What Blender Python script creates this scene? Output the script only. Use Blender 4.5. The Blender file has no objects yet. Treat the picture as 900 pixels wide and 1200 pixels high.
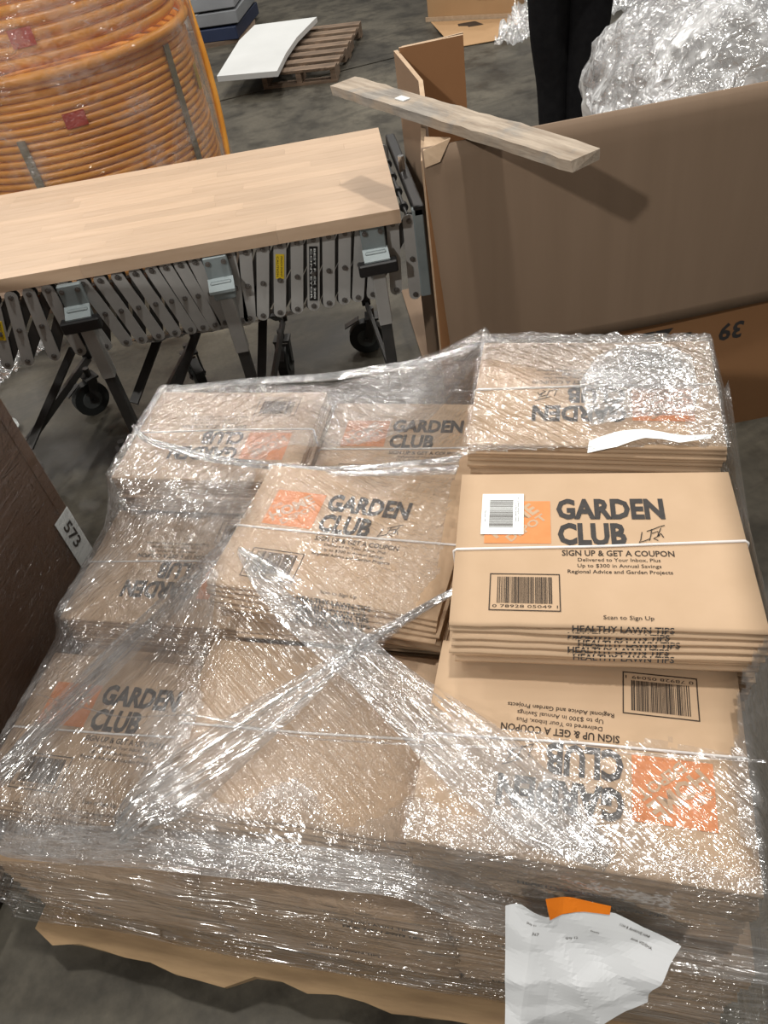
import bpy, bmesh, math, random
import numpy as np
from mathutils import Vector, Matrix
random.seed(7); rng = np.random.default_rng(7)
S = bpy.context.scene
COL = S.collection
R = math.radians

# ------------------------------------------------------------------ camera
F_PX = 900.0
PITCH, ROLL = R(44.795), R(10.938)
CAM_H = 1.65
fw = Vector((0, math.cos(PITCH), -math.sin(PITCH)))
r0 = Vector((1, 0, 0)); u0 = r0.cross(fw)
rt = math.cos(ROLL) * r0 - math.sin(ROLL) * u0
up = math.sin(ROLL) * r0 + math.cos(ROLL) * u0
cam_d = bpy.data.cameras.new('camera')
cam_d.sensor_fit = 'VERTICAL'; cam_d.sensor_height = 24.0
cam_d.lens = 24.0 * F_PX / 1200.0
cam_d.clip_start = 0.02; cam_d.clip_end = 100
cam = bpy.data.objects.new('camera', cam_d); COL.objects.link(cam)
m3 = Matrix((rt, up, -fw)).transposed()
cam.matrix_world = Matrix.Translation((0, 0, CAM_H)) @ m3.to_4x4()
S.camera = cam

# ------------------------------------------------------------------ light
S.view_settings.view_transform = 'Standard'
S.view_settings.look = 'None'
S.view_settings.gamma = 1.0
S.view_settings.use_curve_mapping = False
S.view_settings.exposure = -0.12
wd = bpy.data.worlds.new('warehouse_air'); S.world = wd; wd.use_nodes = True
wd.node_tree.nodes['Background'].inputs[0].default_value = (1.0, 0.94, 0.86, 1)
wd.node_tree.nodes['Background'].inputs[1].default_value = 0.20

def lamp(x, y, z, power, sx, sy, tgt, color=(1.0, 0.93, 0.83), rot=0):
    d = bpy.data.lights.new('high_bay_and_fill_lamp', 'AREA'); d.shape = 'RECTANGLE'
    d.size = sx; d.size_y = sy; d.energy = power; d.color = color
    o = bpy.data.objects.new('high_bay_and_fill_lamp', d); COL.objects.link(o)
    o.location = (x, y, z)
    o.rotation_euler = (Vector(tgt) - Vector((x, y, z))).to_track_quat('-Z', 'Y').to_euler()
    return o
# two ceiling lamps of the hall, then unseen ones added for fill and glints, all hanging at 7 m
WARM = (1.0, 0.955, 0.895)
lamp(0.6, 0.85, 7.0, 255, .26, .26, (0.6, .85, 0), WARM)
lamp(-4.9, -4.75, 7.0, 480, .32, .32, (-2, -1.5, 0), WARM)
for y_, e_ in ((5.4, 110), (9.6, 150)):  # unseen back rows, added to fill the background and put glints on the film
    for x_ in (-8.6, -4.0, 0.6, 5.2):
        lamp(x_, y_, 7.0, e_, .36, .36, (x_ * .6, y_ * .6, 0), WARM)
lamp(6.2, 0.6, 7.0, 90, .36, .36, (5, .8, 0), WARM)  # both side lamps are unseen, added as dim fill
lamp(-6.0, 1.6, 7.0, 90, .36, .36, (-5, 1.6, 0), WARM)

# ------------------------------------------------------------------ node helpers
class NT:
    def __init__(s, name):
        s.m = bpy.data.materials.new(name); s.m.use_nodes = True
        s.t = s.m.node_tree; s.n = s.t.nodes; s.l = s.t.links
        s.b = s.n['Principled BSDF']; s.o = s.n['Material Output']
    def add(s, typ, **kw):
        nd = s.n.new(typ)
        for k, v in kw.items(): setattr(nd, k, v)
        return nd
    def ln(s, a, b): s.l.new(a, b)
    def coord(s, scale=(1, 1, 1), rot=(0, 0, 0), kind='Object'):
        """object coordinates, turned first and then stretched, so that grain can run at any angle"""
        tc = s.add('ShaderNodeTexCoord'); src = tc.outputs[kind]
        if any(rot):
            m0 = s.add('ShaderNodeMapping'); m0.inputs['Rotation'].default_value = [-a for a in rot]; s.ln(src, m0.inputs['Vector']); src = m0.outputs[0]
        mp = s.add('ShaderNodeMapping'); mp.inputs['Scale'].default_value = scale
        s.ln(src, mp.inputs['Vector']); return mp.outputs[0]
    def noise(s, vec, scale, detail=4, rough=.55, dist=0):
        nz = s.add('ShaderNodeTexNoise'); nz.inputs['Scale'].default_value = scale
        nz.inputs['Detail'].default_value = detail; nz.inputs['Roughness'].default_value = rough
        nz.inputs['Distortion'].default_value = dist
        s.ln(vec, nz.inputs['Vector']); return nz.outputs['Fac']
    def ramp(s, fac, stops):
        rp = s.add('ShaderNodeValToRGB'); e = rp.color_ramp.elements
        while len(e) < len(stops): e.new(.5)
        for el, (p, c) in zip(e, stops):
            el.position = p; el.color = (*c, 1) if len(c) == 3 else c
        s.ln(fac, rp.inputs[0]); return rp.outputs[0]
    def mix(s, fac, a, b, mode='MIX'):
        mx = s.add('ShaderNodeMix', data_type='RGBA', blend_type=mode)
        for k, v in ((0, fac), (6, a), (7, b)):
            if hasattr(v, 'is_output'): s.ln(v, mx.inputs[k])
            elif isinstance(v, (int, float)): mx.inputs[k].default_value = v
            else: mx.inputs[k].default_value = (*v, 1)
        return mx.outputs[2]
    def math(s, op, a, b=0.0, clamp=False):
        mt = s.add('ShaderNodeMath', operation=op); mt.use_clamp = clamp
        for k, v in ((0, a), (1, b)):
            if hasattr(v, 'is_output'): s.ln(v, mt.inputs[k])
            else: mt.inputs[k].default_value = v
        return mt.outputs[0]
    def bump(s, h, strength=.5, dist=.002, normal=None):
        bp = s.add('ShaderNodeBump'); bp.inputs['Strength'].default_value = strength
        bp.inputs['Distance'].default_value = dist; s.ln(h, bp.inputs['Height'])
        if normal is not None: s.ln(normal, bp.inputs['Normal'])
        return bp.outputs[0]

def simple(name, c1, c2=None, scale=8, rough=.6, metal=0, bump=0, stretch=(1, 1, 1), spec=.5, obj_rand=0, kind='Object', detail=4):
    n = NT(name); b = n.b
    b.inputs['Roughness'].default_value = rough; b.inputs['Metallic'].default_value = metal
    b.inputs['Specular IOR Level'].default_value = spec
    c2 = c2 or tuple(x * .82 for x in c1)
    v = n.coord(stretch, kind=kind); nz = n.noise(v, scale, detail)
    col = n.ramp(nz, [(.3, c2), (.7, c1)])
    if obj_rand:
        oi = n.add('ShaderNodeObjectInfo')
        k = n.math('MULTIPLY_ADD', oi.outputs['Random'], obj_rand); k.node.inputs[2].default_value = 1 - obj_rand / 2
        cb = n.add('ShaderNodeCombineColor')
        for i in range(3): n.ln(k, cb.inputs[i])
        col = n.mix(1.0, col, cb.outputs[0], 'MULTIPLY')
    n.ln(col, b.inputs['Base Color'])
    if bump: n.ln(n.bump(nz, bump), b.inputs['Normal'])
    return n.m

M = {}
M['kraft'] = simple('kraft_paper', (.525, .375, .248), (.475, .335, .215), 9, .75, bump=.12, obj_rand=.12, spec=.25)
M['kraft2'] = simple('kraft_paper_plain', (.50, .36, .243), (.45, .32, .212), 5, .75, bump=.2, obj_rand=.10, spec=.25)
M['ink'] = simple('black_ink', (.036, .034, .034), (.055, .05, .047), 60, .6, spec=.2)
M['brown_ink'] = simple('thin_dark_ink', (.05, .037, .028), None, 60, .7, spec=.2)
M['orange_ink'] = simple('orange_ink', (.70, .27, .105), (.64, .235, .085), 40, .65, spec=.2)
M['white_tape'] = simple('white_string', (.85, .82, .80), None, 30, .5)
M['sticker'] = simple('white_sticker', (.80, .84, .84), (.76, .80, .80), 10, .4)
M['paper'] = simple('white_paper', (.62, .645, .66), (.58, .60, .62), 6, .7, spec=.2)
M['orange_label'] = simple('orange_label', (.75, .20, .01), (.62, .15, .008), 14, .35)
M['pallet_wood'] = simple('pallet_wood', (.36, .245, .13), (.21, .135, .07), 5, .8, bump=.4, stretch=(1, 7, 7), obj_rand=.25)
M['old_wood'] = simple('weathered_wood', (.25, .175, .12), (.11, .078, .055), 6, .85, bump=.5, stretch=(1, 6, 6), obj_rand=.3)
M['card'] = simple('corrugated_card', (.225, .158, .108), (.205, .143, .096), 3, .75, bump=.05, stretch=(6, 1, .5), spec=.3)
M['card_out'] = simple('brown_card_outside', (.30, .155, .07), (.27, .135, .06), 3, .7, bump=.05, spec=.3)
M['card_edge'] = simple('card_edge', (.50, .37, .25), (.40, .28, .18), 40, .85)
M['card_far'] = simple('tan_card', (.42, .26, .13), (.37, .225, .11), 4, .75)
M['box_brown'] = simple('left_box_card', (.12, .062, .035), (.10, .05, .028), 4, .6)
M['stave'] = simple('beech_stave', (.53, .39, .275), (.45, .32, .215), 5, .42, bump=.06, stretch=(1, 9, 9), obj_rand=.17)
M['steel'] = simple('zinc_bar', (.43, .43, .42), (.36, .36, .35), 12, .48, metal=.2, bump=.05)
M['steel_dark'] = simple('dark_and_shaded_steel', (.075, .073, .07), (.05, .05, .05), 14, .5, metal=.4)
M['bracket'] = simple('galvanised_bracket', (.27, .315, .325), (.22, .26, .27), 20, .55, metal=.3)
M['bolt'] = simple('bolt_steel', (.22, .21, .20), None, 40, .4, metal=.8)
M['rubber'] = simple('black_rubber', (.014, .017, .017), (.022, .025, .025), 12, .55)
M['hub'] = simple('grey_wheel_hub', (.09, .10, .10), None, 12, .5)
M['black'] = simple('black_plastic', (.012, .012, .013), None, 20, .4)
M['yellow'] = simple('yellow_label', (.75, .55, .02), (.68, .48, .02), 30, .5)
M['cloth'] = simple('black_cloth', (.007, .007, .008), (.011, .011, .012), 30, .95, spec=.1)
M['skin'] = simple('skin', (.50, .30, .21), None, 10, .55)
M['hair'] = simple('dark_hair', (.02, .014, .01), None, 40, .6)
M['white_board'] = simple('white_board', (.66, .68, .68), (.60, .62, .62), 3, .6)
M['grey_carton'] = simple('grey_carton', (.30, .32, .34), (.22, .23, .25), 4, .6, obj_rand=.5)
M['blue'] = simple('blue_plastic', (.018, .03, .075), None, 5, .5)
M['red'] = simple('red_label', (.55, .04, .012), (.45, .03, .01), 20, .45)
M['strap'] = simple('grey_green_strap', (.20, .19, .13), None, 20, .5)
M['yellow_tape'] = simple('yellow_tape', (.55, .40, .05), None, 20, .5)
M['chrome'] = simple('bright_steel', (.55, .55, .55), None, 20, .25, metal=1)

def orange_tube():
    n = NT('orange_pipe'); b = n.b
    b.inputs['Base Color'].default_value = (.80, .30, .03, 1); b.inputs['Roughness'].default_value = .32
    v = n.coord((1, 1, 1)); nz = n.noise(v, 7, 4)
    n.ln(n.ramp(nz, [(.3, (.74, .29, .03)), (.7, (.90, .42, .07))]), b.inputs['Base Color'])
    n.ln(n.bump(n.noise(v, 30, 2), .12), b.inputs['Normal'])
    return n.m
M['orange'] = orange_tube()

def concrete():
    n = NT('stained_concrete'); b = n.b
    v = n.coord((1, 1, 1), kind='Generated') if False else n.coord((1, 1, 1))
    big = n.noise(v, .9, 5, .6, .6); mid = n.noise(v, 4.5, 6, .65); fine = n.noise(v, 45, 4, .6)
    c = n.ramp(big, [(.34, (.030, .027, .020)), (.50, (.084, .075, .056)), (.72, (.150, .134, .10))])
    d = n.ramp(mid, [(.38, (.30, .295, .285)), (.54, (1, 1, 1))])
    e = n.ramp(fine, [(.3, (.82, .82, .82)), (.7, (1.06, 1.06, 1.06))])
    c = n.mix(.75, c, d, 'MULTIPLY'); c = n.mix(1.0, c, e, 'MULTIPLY')
    # dark tyre scuffs running across the hall
    sv = n.coord((.5, 5, 1), (0, 0, R(10))); sc = n.noise(sv, 1.6, 4, .6)
    s2 = n.ramp(sc, [(.36, (.5, .5, .5)), (.46, (1, 1, 1))]); c = n.mix(.6, c, s2, 'MULTIPLY')
    n.ln(c, b.inputs['Base Color'])
    n.ln(n.ramp(mid, [(.3, (.42,) * 3), (.7, (.75,) * 3)]), b.inputs['Roughness'])
    n.ln(n.bump(fine, .25, .003), b.inputs['Normal'])
    return n.m
M['concrete'] = concrete()
M['joint'] = simple('joint_filler', (.02, .019, .017), None, 20, .8)

def weathered_plank():
    n = NT('grey_weathered_plank'); b = n.b
    v = n.coord((3, 26, 26)); g = n.noise(v, 2.2, 6, .65); w = n.coord((1, 1, 1)); big = n.noise(w, 9, 4, .6, .4)
    c = n.ramp(g, [(.3, (.13, .115, .10)), (.52, (.30, .275, .24)), (.72, (.50, .45, .38))])
    t = n.ramp(big, [(.48, (.42, .30, .19)), (.62, (.20, .18, .16))])
    c = n.mix(.35, c, t); n.ln(c, b.inputs['Base Color']); b.inputs['Roughness'].default_value = .85
    n.ln(n.bump(g, .6, .003), b.inputs['Normal']); return n.m
M['plank'] = weathered_plank()

def film(name, streaks, haze, gloss=.10, rough=.16, bstr=1.0, tint=(.965, .97, .975), fine=1.0, crk=1.0, stk=1.0):
    """clear stretch film: mostly see-through, glossy, wrinkled along its stretch; folds overlap to a faint white haze.
    streaks: list of (rotation z, scale x, y, z) mixed by a soft mask."""
    n = NT(name); n.n.remove(n.b)
    def _sh(n_, f):
        m = n_.math('MULTIPLY_ADD', f, 2.0); m.node.inputs[2].default_value = -1.0; return m
    hs = []
    for (rot, al, ac, az) in streaks:
        v = n.coord((al, ac, az), (0, 0, rot))
        hs.append(n.math('SUBTRACT', 1.0, n.math('ABSOLUTE', _sh(n, n.noise(v, 1.0, 1.6, .5, .3)))))
    wv = n.coord((1, 1, 1))
    if len(hs) == 2:
        sx = n.add('ShaderNodeSeparateXYZ'); n.ln(wv, sx.inputs[0])
        mk = n.ramp(n.math('ADD', sx.outputs[0], n.math('MULTIPLY', n.noise(wv, 5, 2), .5)), [(.58, (0, 0, 0)), (.70, (1, 1, 1))])
        h = n.mix(mk, hs[0], hs[1])
    else:
        h = hs[0]
    cr = n.math('SUBTRACT', 1.0, n.math('ABSOLUTE', _sh(n, n.noise(wv, 58 * fine, 1.0, .5, 1.2))))
    pm = n.ramp(n.noise(wv, 5, 3, .6), [(.44, (.03,) * 3), (.60, (1, 1, 1))])
    cr = n.math('MULTIPLY', cr, pm)
    h0 = h; h = n.math('MULTIPLY', h, n.ramp(n.noise(n.coord((1, 1, 1), (0, 0, R(20))), 4.2, 3, .6), [(.38, (.22,) * 3), (.60, (1, 1, 1))]))
    nb = n.bump(cr, bstr, .0054 * crk / fine)
    nb = n.bump(h, bstr, .0062 * stk, nb)
    fz = n.add('ShaderNodeFresnel'); fz.inputs['IOR'].default_value = 1.5; n.ln(nb, fz.inputs['Normal'])
    fac = n.math('MULTIPLY_ADD', fz.outputs[0], .9); fac.node.inputs[2].default_value = gloss; fac = n.math('MINIMUM', fac, .40)
    gl = n.add('ShaderNodeBsdfGlossy'); gl.inputs['Roughness'].default_value = rough
    gl.inputs['Color'].default_value = (1, 1, 1, 1); n.ln(nb, gl.inputs['Normal'])
    tr = n.add('ShaderNodeBsdfTransparent'); tr.inputs['Color'].default_value = (*tint, 1)
    df = n.add('ShaderNodeBsdfDiffuse'); df.inputs['Color'].default_value = (.86, .88, .90, 1); n.ln(nb, df.inputs['Normal'])
    tl = n.add('ShaderNodeBsdfTranslucent'); tl.inputs['Color'].default_value = (.86, .88, .90, 1)
    ad = n.add('ShaderNodeMixShader'); ad.inputs[0].default_value = .4; n.ln(df.outputs[0], ad.inputs[1]); n.ln(tl.outputs[0], ad.inputs[2])
    hz = n.ramp(n.math('MULTIPLY', h, n.noise(wv, 6, 3, .6)), [(.25, (haze * .3,) * 3), (.55, (haze * 1.7,) * 3)])
    m1 = n.add('ShaderNodeMixShader'); n.ln(hz, m1.inputs[0]); n.ln(tr.outputs[0], m1.inputs[1]); n.ln(ad.outputs[0], m1.inputs[2])
    m2 = n.add('ShaderNodeMixShader'); n.ln(fac, m2.inputs[0]); n.ln(m1.outputs[0], m2.inputs[1]); n.ln(gl.outputs[0], m2.inputs[2])
    n.ln(m2.outputs[0], n.o.inputs['Surface'])
    return n.m
M['film_top'] = film('stretch_film', [(R(52), 3.5, 105, 60), (R(-38), 3.5, 105, 60)], .08, gloss=.105, rough=.165, crk=.65, stk=1.5)
M['film_over'] = film('stretch_film_second_layer', [(R(56), 4.5, 85, 50), (R(-30), 4.5, 85, 50)], .15, gloss=.115, rough=.16, stk=1.3)
M['film_side'] = film('stretch_film_side', [(0, 3.5, 3.5, 80)], .14, gloss=.17, rough=.20, crk=1.8, stk=2.6)
M['film_rope'] = film('stretch_film_gathered', [(0, 2.5, 130, 60)], .19, gloss=.24, rough=.17, crk=.35)
M['film_patch'] = film('milky_film', [(R(20), 10, 60, 40)], .20, gloss=.12, rough=.18)
M['film_left'] = film('stretch_film_thin', [(0, 9, 9, 55)], .01, gloss=.06, rough=.14)
M['film_coil'] = film('stretch_film_coil', [(0, 14, 14, 20)], .20, gloss=.11, rough=.17)
M['film_bag'] = film('clear_bag_film', [(R(30), 10, 36, 25), (R(-40), 12, 36, 30)], .72, gloss=.11, rough=.18, fine=.4)

# ------------------------------------------------------------------ mesh helpers
def mesh_obj(name, verts, faces, mat, parent=None, smooth=False, loc=None, rotz=None):
    me = bpy.data.meshes.new(name)
    me.from_pydata([tuple(v) for v in verts], [], faces); me.update()
    if smooth:
        me.polygons.foreach_set('use_smooth', [True] * len(me.polygons))
    me.materials.append(mat)
    return link(name, me, parent, loc, rotz)
def link(name, me, parent=None, loc=None, rotz=None):
    o = bpy.data.objects.new(name, me); COL.objects.link(o)
    if parent is not None: o.parent = parent
    if loc is not None: o.location = loc
    if rotz is not None: o.rotation_euler = (0, 0, rotz)
    return o
def empty(name, loc=(0, 0, 0), rotz=0):
    o = bpy.data.objects.new(name, None); COL.objects.link(o); o.empty_display_size = .1
    o.location = loc; o.rotation_euler = (0, 0, rotz); return o
def tag(o, label, cat, group=None, kind=None):
    o['label'] = label; o['category'] = cat
    if group: o['group'] = group
    if kind: o['kind'] = kind
    return o
def structure(o): o['kind'] = 'structure'; return o

class MB:
    def __init__(s): s.v = []; s.f = []
    def put(s, verts, faces, mtx=None):
        b = len(s.v)
        for p in verts: s.v.append(tuple(mtx @ Vector(p)) if mtx is not None else tuple(p))
        s.f += [tuple(i + b for i in f) for f in faces]; return s
    def box(s, x0, x1, y0, y1, z0, z1, mtx=None, bev=0):
        if bev <= 0:
            v = [(x, y, z) for z in (z0, z1) for y in (y0, y1) for x in (x0, x1)]
            f = [(0, 2, 3, 1), (4, 5, 7, 6), (0, 1, 5, 4), (2, 6, 7, 3), (0, 4, 6, 2), (1, 3, 7, 5)]
            return s.put(v, f, mtx)
        bm = bmesh.new(); bmesh.ops.create_cube(bm, size=1)
        for q in bm.verts: q.co = Vector(((x0 + x1) / 2 + q.co.x * (x1 - x0), (y0 + y1) / 2 + q.co.y * (y1 - y0), (z0 + z1) / 2 + q.co.z * (z1 - z0)))
        bmesh.ops.bevel(bm, geom=bm.edges[:], offset=bev, segments=1, affect='EDGES')
        s.bm(bm, mtx); bm.free(); return s
    def bm(s, bm, mtx=None):
        bm.verts.index_update()
        return s.put([v.co[:] for v in bm.verts], [tuple(v.index for v in f.verts) for f in bm.faces], mtx)
    def tube(s, pts, r, seg=8, cap=True):
        pts = [Vector(p) for p in pts]; rs = r if isinstance(r, (list, tuple)) else [r] * len(pts)
        b = len(s.v); prev = None
        for i, p in enumerate(pts):
            d = (pts[min(i + 1, len(pts) - 1)] - pts[max(i - 1, 0)]).normalized()
            a = Vector((0, 0, 1)) if abs(d.z) < .9 else Vector((1, 0, 0))
            if prev is None: nx = d.cross(a).normalized()
            else: nx = (prev - d * prev.dot(d)).normalized()
            prev = nx; ny = d.cross(nx)
            for k in range(seg):
                t = 2 * math.pi * k / seg; s.v.append(tuple(p + rs[i] * (math.cos(t) * nx + math.sin(t) * ny)))
        for i in range(len(pts) - 1):
            for k in range(seg):
                k2 = (k + 1) % seg; s.f.append((b + i * seg + k, b + i * seg + k2, b + (i + 1) * seg + k2, b + (i + 1) * seg + k))
        if cap:
            s.f.append(tuple(b + k for k in reversed(range(seg)))); s.f.append(tuple(b + (len(pts) - 1) * seg + k for k in range(seg)))
        return s
    def bar(s, a, b, w, t, wdir):
        """flat bar from a to b, w along wdir, t across"""
        a, b = Vector(a), Vector(b); d = (b - a).normalized(); wd_ = Vector(wdir); wd_ = (wd_ - d * wd_.dot(d)).normalized(); td = d.cross(wd_)
        v = [p + wd_ * (i * w / 2) + td * (j * t / 2) for p in (a, b) for i, j in ((-1, -1), (1, -1), (1, 1), (-1, 1))]
        return s.put(v, [(3, 2, 1, 0), (4, 5, 6, 7), (0, 1, 5, 4), (1, 2, 6, 5), (2, 3, 7, 6), (3, 0, 4, 7)])
    def build(s, name, mat, parent=None, smooth=False, loc=None, rotz=None):
        return mesh_obj(name, s.v, s.f, mat, parent, smooth, loc, rotz)
    def mesh(s, name, mat, smooth=False):
        me = bpy.data.meshes.new(name); me.from_pydata(s.v, [], s.f); me.update()
        if smooth: me.polygons.foreach_set('use_smooth', [True] * len(me.polygons))
        me.materials.append(mat); return me

def vnoise(x, y, seed=0):
    """smooth value noise on numpy arrays"""
    g = np.random.default_rng(seed).random((256, 256))
    xi = np.floor(x).astype(int); yi = np.floor(y).astype(int); fx = x - xi; fy = y - yi
    fx = fx * fx * (3 - 2 * fx); fy = fy * fy * (3 - 2 * fy)
    a = g[xi % 256, yi % 256]; b = g[(xi + 1) % 256, yi % 256]; c = g[xi % 256, (yi + 1) % 256]; d = g[(xi + 1) % 256, (yi + 1) % 256]
    return (a * (1 - fx) + b * fx) * (1 - fy) + (c * (1 - fx) + d * fx) * fy - .5
def fbm(x, y, seed=0, oct=3):
    s = 0; a = 1.0
    for k in range(oct): s = s + a * vnoise(x * 2 ** k, y * 2 ** k, seed + k); a *= .5
    return s

def text_mesh(body, size, mat, bold=0, xs=1.0, align='LEFT', res=2, spacing=1.0):
    cu = bpy.data.curves.new('lettering', 'FONT'); cu.body = body; cu.size = size; cu.offset = bold
    cu.align_x = align; cu.resolution_u = res; cu.space_character = spacing; cu.fill_mode = 'FRONT'
    ob = bpy.data.objects.new('lettering_tmp', cu); COL.objects.link(ob)
    dg = bpy.context.evaluated_depsgraph_get(); dg.update()
    me = bpy.data.meshes.new_from_object(ob.evaluated_get(dg))
    bpy.data.objects.remove(ob); bpy.data.curves.remove(cu)
    vs = [(v.co.x * xs, v.co.y, 0) for v in me.vertices]; fs = [tuple(p.vertices) for p in me.polygons]
    bpy.data.meshes.remove(me); return vs, fs
def fit_text(mb, body, x0, x1, y0, h, mat=None, bold=0, mtx=None, z=0, res=2):
    """lettering whose cap height is h and which spans x0..x1"""
    vs, fs = text_mesh(body, 1.0, None, bold, res=res)
    if not vs: return
    xa = min(v[0] for v in vs); xb = max(v[0] for v in vs); cap = .70
    k = (x1 - x0) / (xb - xa)
    mb.put([(x0 + (v[0] - xa) * k, y0 + v[1] * h / cap, z) for v in vs], fs, mtx)

# ------------------------------------------------------------------ floor
fl = empty('floor'); structure(fl)
def slab(x0, x1, y0, y1):
    mb = MB(); mb.box(x0, x1, y0, y1, -.15, 0.0); o = mb.build('concrete_slab', M['concrete'], fl); return o
fl.rotation_euler = (0, 0, R(10)); fl.location = (.13, 6.16, 0)
g = .012
for (x0, x1) in ((-9, -3.2), (-3.2, 2.6), (2.6, 9)):
    for (y0, y1) in ((-10.5, -4.45), (-4.45, 0), (0, 4.5), (4.5, 9)):
        slab(x0 + g, x1 - g, y0 + g, y1 - g)
MB().box(-9, 9, -10.5, 9, -.2, -.012).build('joint_bed', M['joint'], fl)

# ------------------------------------------------------------------ the loaded pallet frame
PA = R(-18.5); P0 = Vector((-.81, .60, 0))
PU = Vector((math.cos(PA), math.sin(PA), 0)); PV = Vector((-math.sin(PA), math.cos(PA), 0))
def pw(u, v, z): return P0 + PU * u + PV * v + Vector((0, 0, z))

def ragged_board(L, W, T, seed, rag=.006, nx=24):
    """plank along x with uneven long edges"""
    r_ = np.random.default_rng(seed); mb = MB(); n0 = np.cumsum(r_.normal(0, rag * .5, nx + 1)); n0 -= np.linspace(n0[0], n0[-1], nx + 1)
    vs = []
    for i in range(nx + 1):
        x = L * i / nx; e = n0[i] * .8
        vs += [(x, e, 0), (x, W, 0), (x, W, T), (x, e - abs(r_.normal(0, rag * .25)), T)]
    fs = []
    for i in range(nx):
        a = 4 * i; b = a + 4
        for k in range(4): fs.append((a + k, a + (k + 1) % 4, b + (k + 1) % 4, b + k))
    fs = [tuple(reversed(f)) for f in fs] + [(0, 1, 2, 3), tuple(reversed((nx * 4, nx * 4 + 1, nx * 4 + 2, nx * 4 + 3)))]
    return mb.put(vs, fs)
def make_pallet(name, label, loc, rotz, L, W, H, mat, seed, group=None, front_out=0):
    p = empty(name, loc, rotz); tag(p, label, 'pallet', group)
    T = .017
    nb = 7; bw = .095
    for i in range(nb):
        y = (W - bw) * i / (nb - 1)
        o = ragged_board(L, bw, T, seed + i,   .017 if i == 0 else .003).build('deck_board', mat, p, loc=(0, y - (front_out if i == 0 else 0), H - T))
    for x in (0, L / 2 - .019, L - .038):
        mb = MB()
        for a, b in ((0, .15), (.38, W - .38), (W - .15, W)): mb.box(x, x + .038, a, b, T, H - T)
        mb.box(x, x + .038, .15, .38, T + .05, H - T); mb.box(x, x + .038, W - .38, W - .15, T + .05, H - T)
        mb.build('stringer', mat, p)
    for y in (0.0, W / 2 - .045, W - .09): MB().box(0, L, y, y + .09, 0, T).build('bottom_board', mat, p)
    return p
make_pallet('wooden_pallet', 'tan wooden pallet with splintered front board under the bag load', pw(0, 0, 0), PA, 1.22, 1.02, .135, M['pallet_wood'], 3, front_out=.012)

# ------------------------------------------------------------------ bundles of paper bags
BW, BD = .41, .30
BAGT = .0088; NB = 5
def bag_mesh(seed, flat):
    """one bag folded flat: rounded fold in front, loose plies behind, faintly wavy"""
    nx, ny = 10, 7; r_ = np.random.default_rng(seed); amp = .0004 if flat else .0013
    xs = np.linspace(-BW / 2, BW / 2, nx + 1); ys = np.array([0, .006, .03, .12, .2, .27, .297, .30]) - .15
    prof = np.array([.42, .86, 1, 1, 1, 1, .92, .6])
    wob = fbm(np.linspace(0, 4, nx + 1)[:, None] + seed, np.linspace(0, 3, ny + 1)[None, :], seed, 2) * amp * 2
    edge = fbm(np.linspace(0, 5, nx + 1) + seed * 3, np.zeros(nx + 1), seed + 9, 2) * .0035
    vs = []
    for side in (1, 0):
        for i in range(nx + 1):
            for j in range(ny + 1):
                ye = edge[i] if j in (0, 1) else 0
                half = BAGT * .47 * prof[j]
                vs.append((xs[i], ys[j] + ye, BAGT / 2 + (half if side else -half) + wob[i, j] * (1 if not flat or j < 2 else .5)))
    N = (nx + 1) * (ny + 1); idx = lambda s_, i, j: s_ * N + i * (ny + 1) + j
    fs = []
    for i in range(nx):
        for j in range(ny):
            fs.append((idx(0, i, j), idx(0, i + 1, j), idx(0, i + 1, j + 1), idx(0, i, j + 1)))
            fs.append((idx(1, i, j), idx(1, i, j + 1), idx(1, i + 1, j + 1), idx(1, i + 1, j)))
        fs.append((idx(0, i, 0), idx(1, i, 0), idx(1, i + 1, 0), idx(0, i + 1, 0)))
        fs.append((idx(0, i, ny), idx(0, i + 1, ny), idx(1, i + 1, ny), idx(1, i, ny)))
    for j in range(ny):
        fs.append((idx(0, 0, j), idx(0, 0, j + 1), idx(1, 0, j + 1), idx(1, 0, j)))
        fs.append((idx(0, nx, j), idx(1, nx, j), idx(1, nx, j + 1), idx(0, nx, j + 1)))
    me = bpy.data.meshes.new('paper_bag'); me.from_pydata(vs, [], fs); me.update()
    me.polygons.foreach_set('use_smooth', [True] * len(me.polygons))
    return me
BAGS = [bag_mesh(k, False) for k in range(5)]; TOPBAG = bag_mesh(50, True)
for me in BAGS + [TOPBAG]: me.materials.append(M['kraft'])
BACKBAG = bag_mesh(61, False); BACKBAG.materials.append(M['kraft2'])

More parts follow.
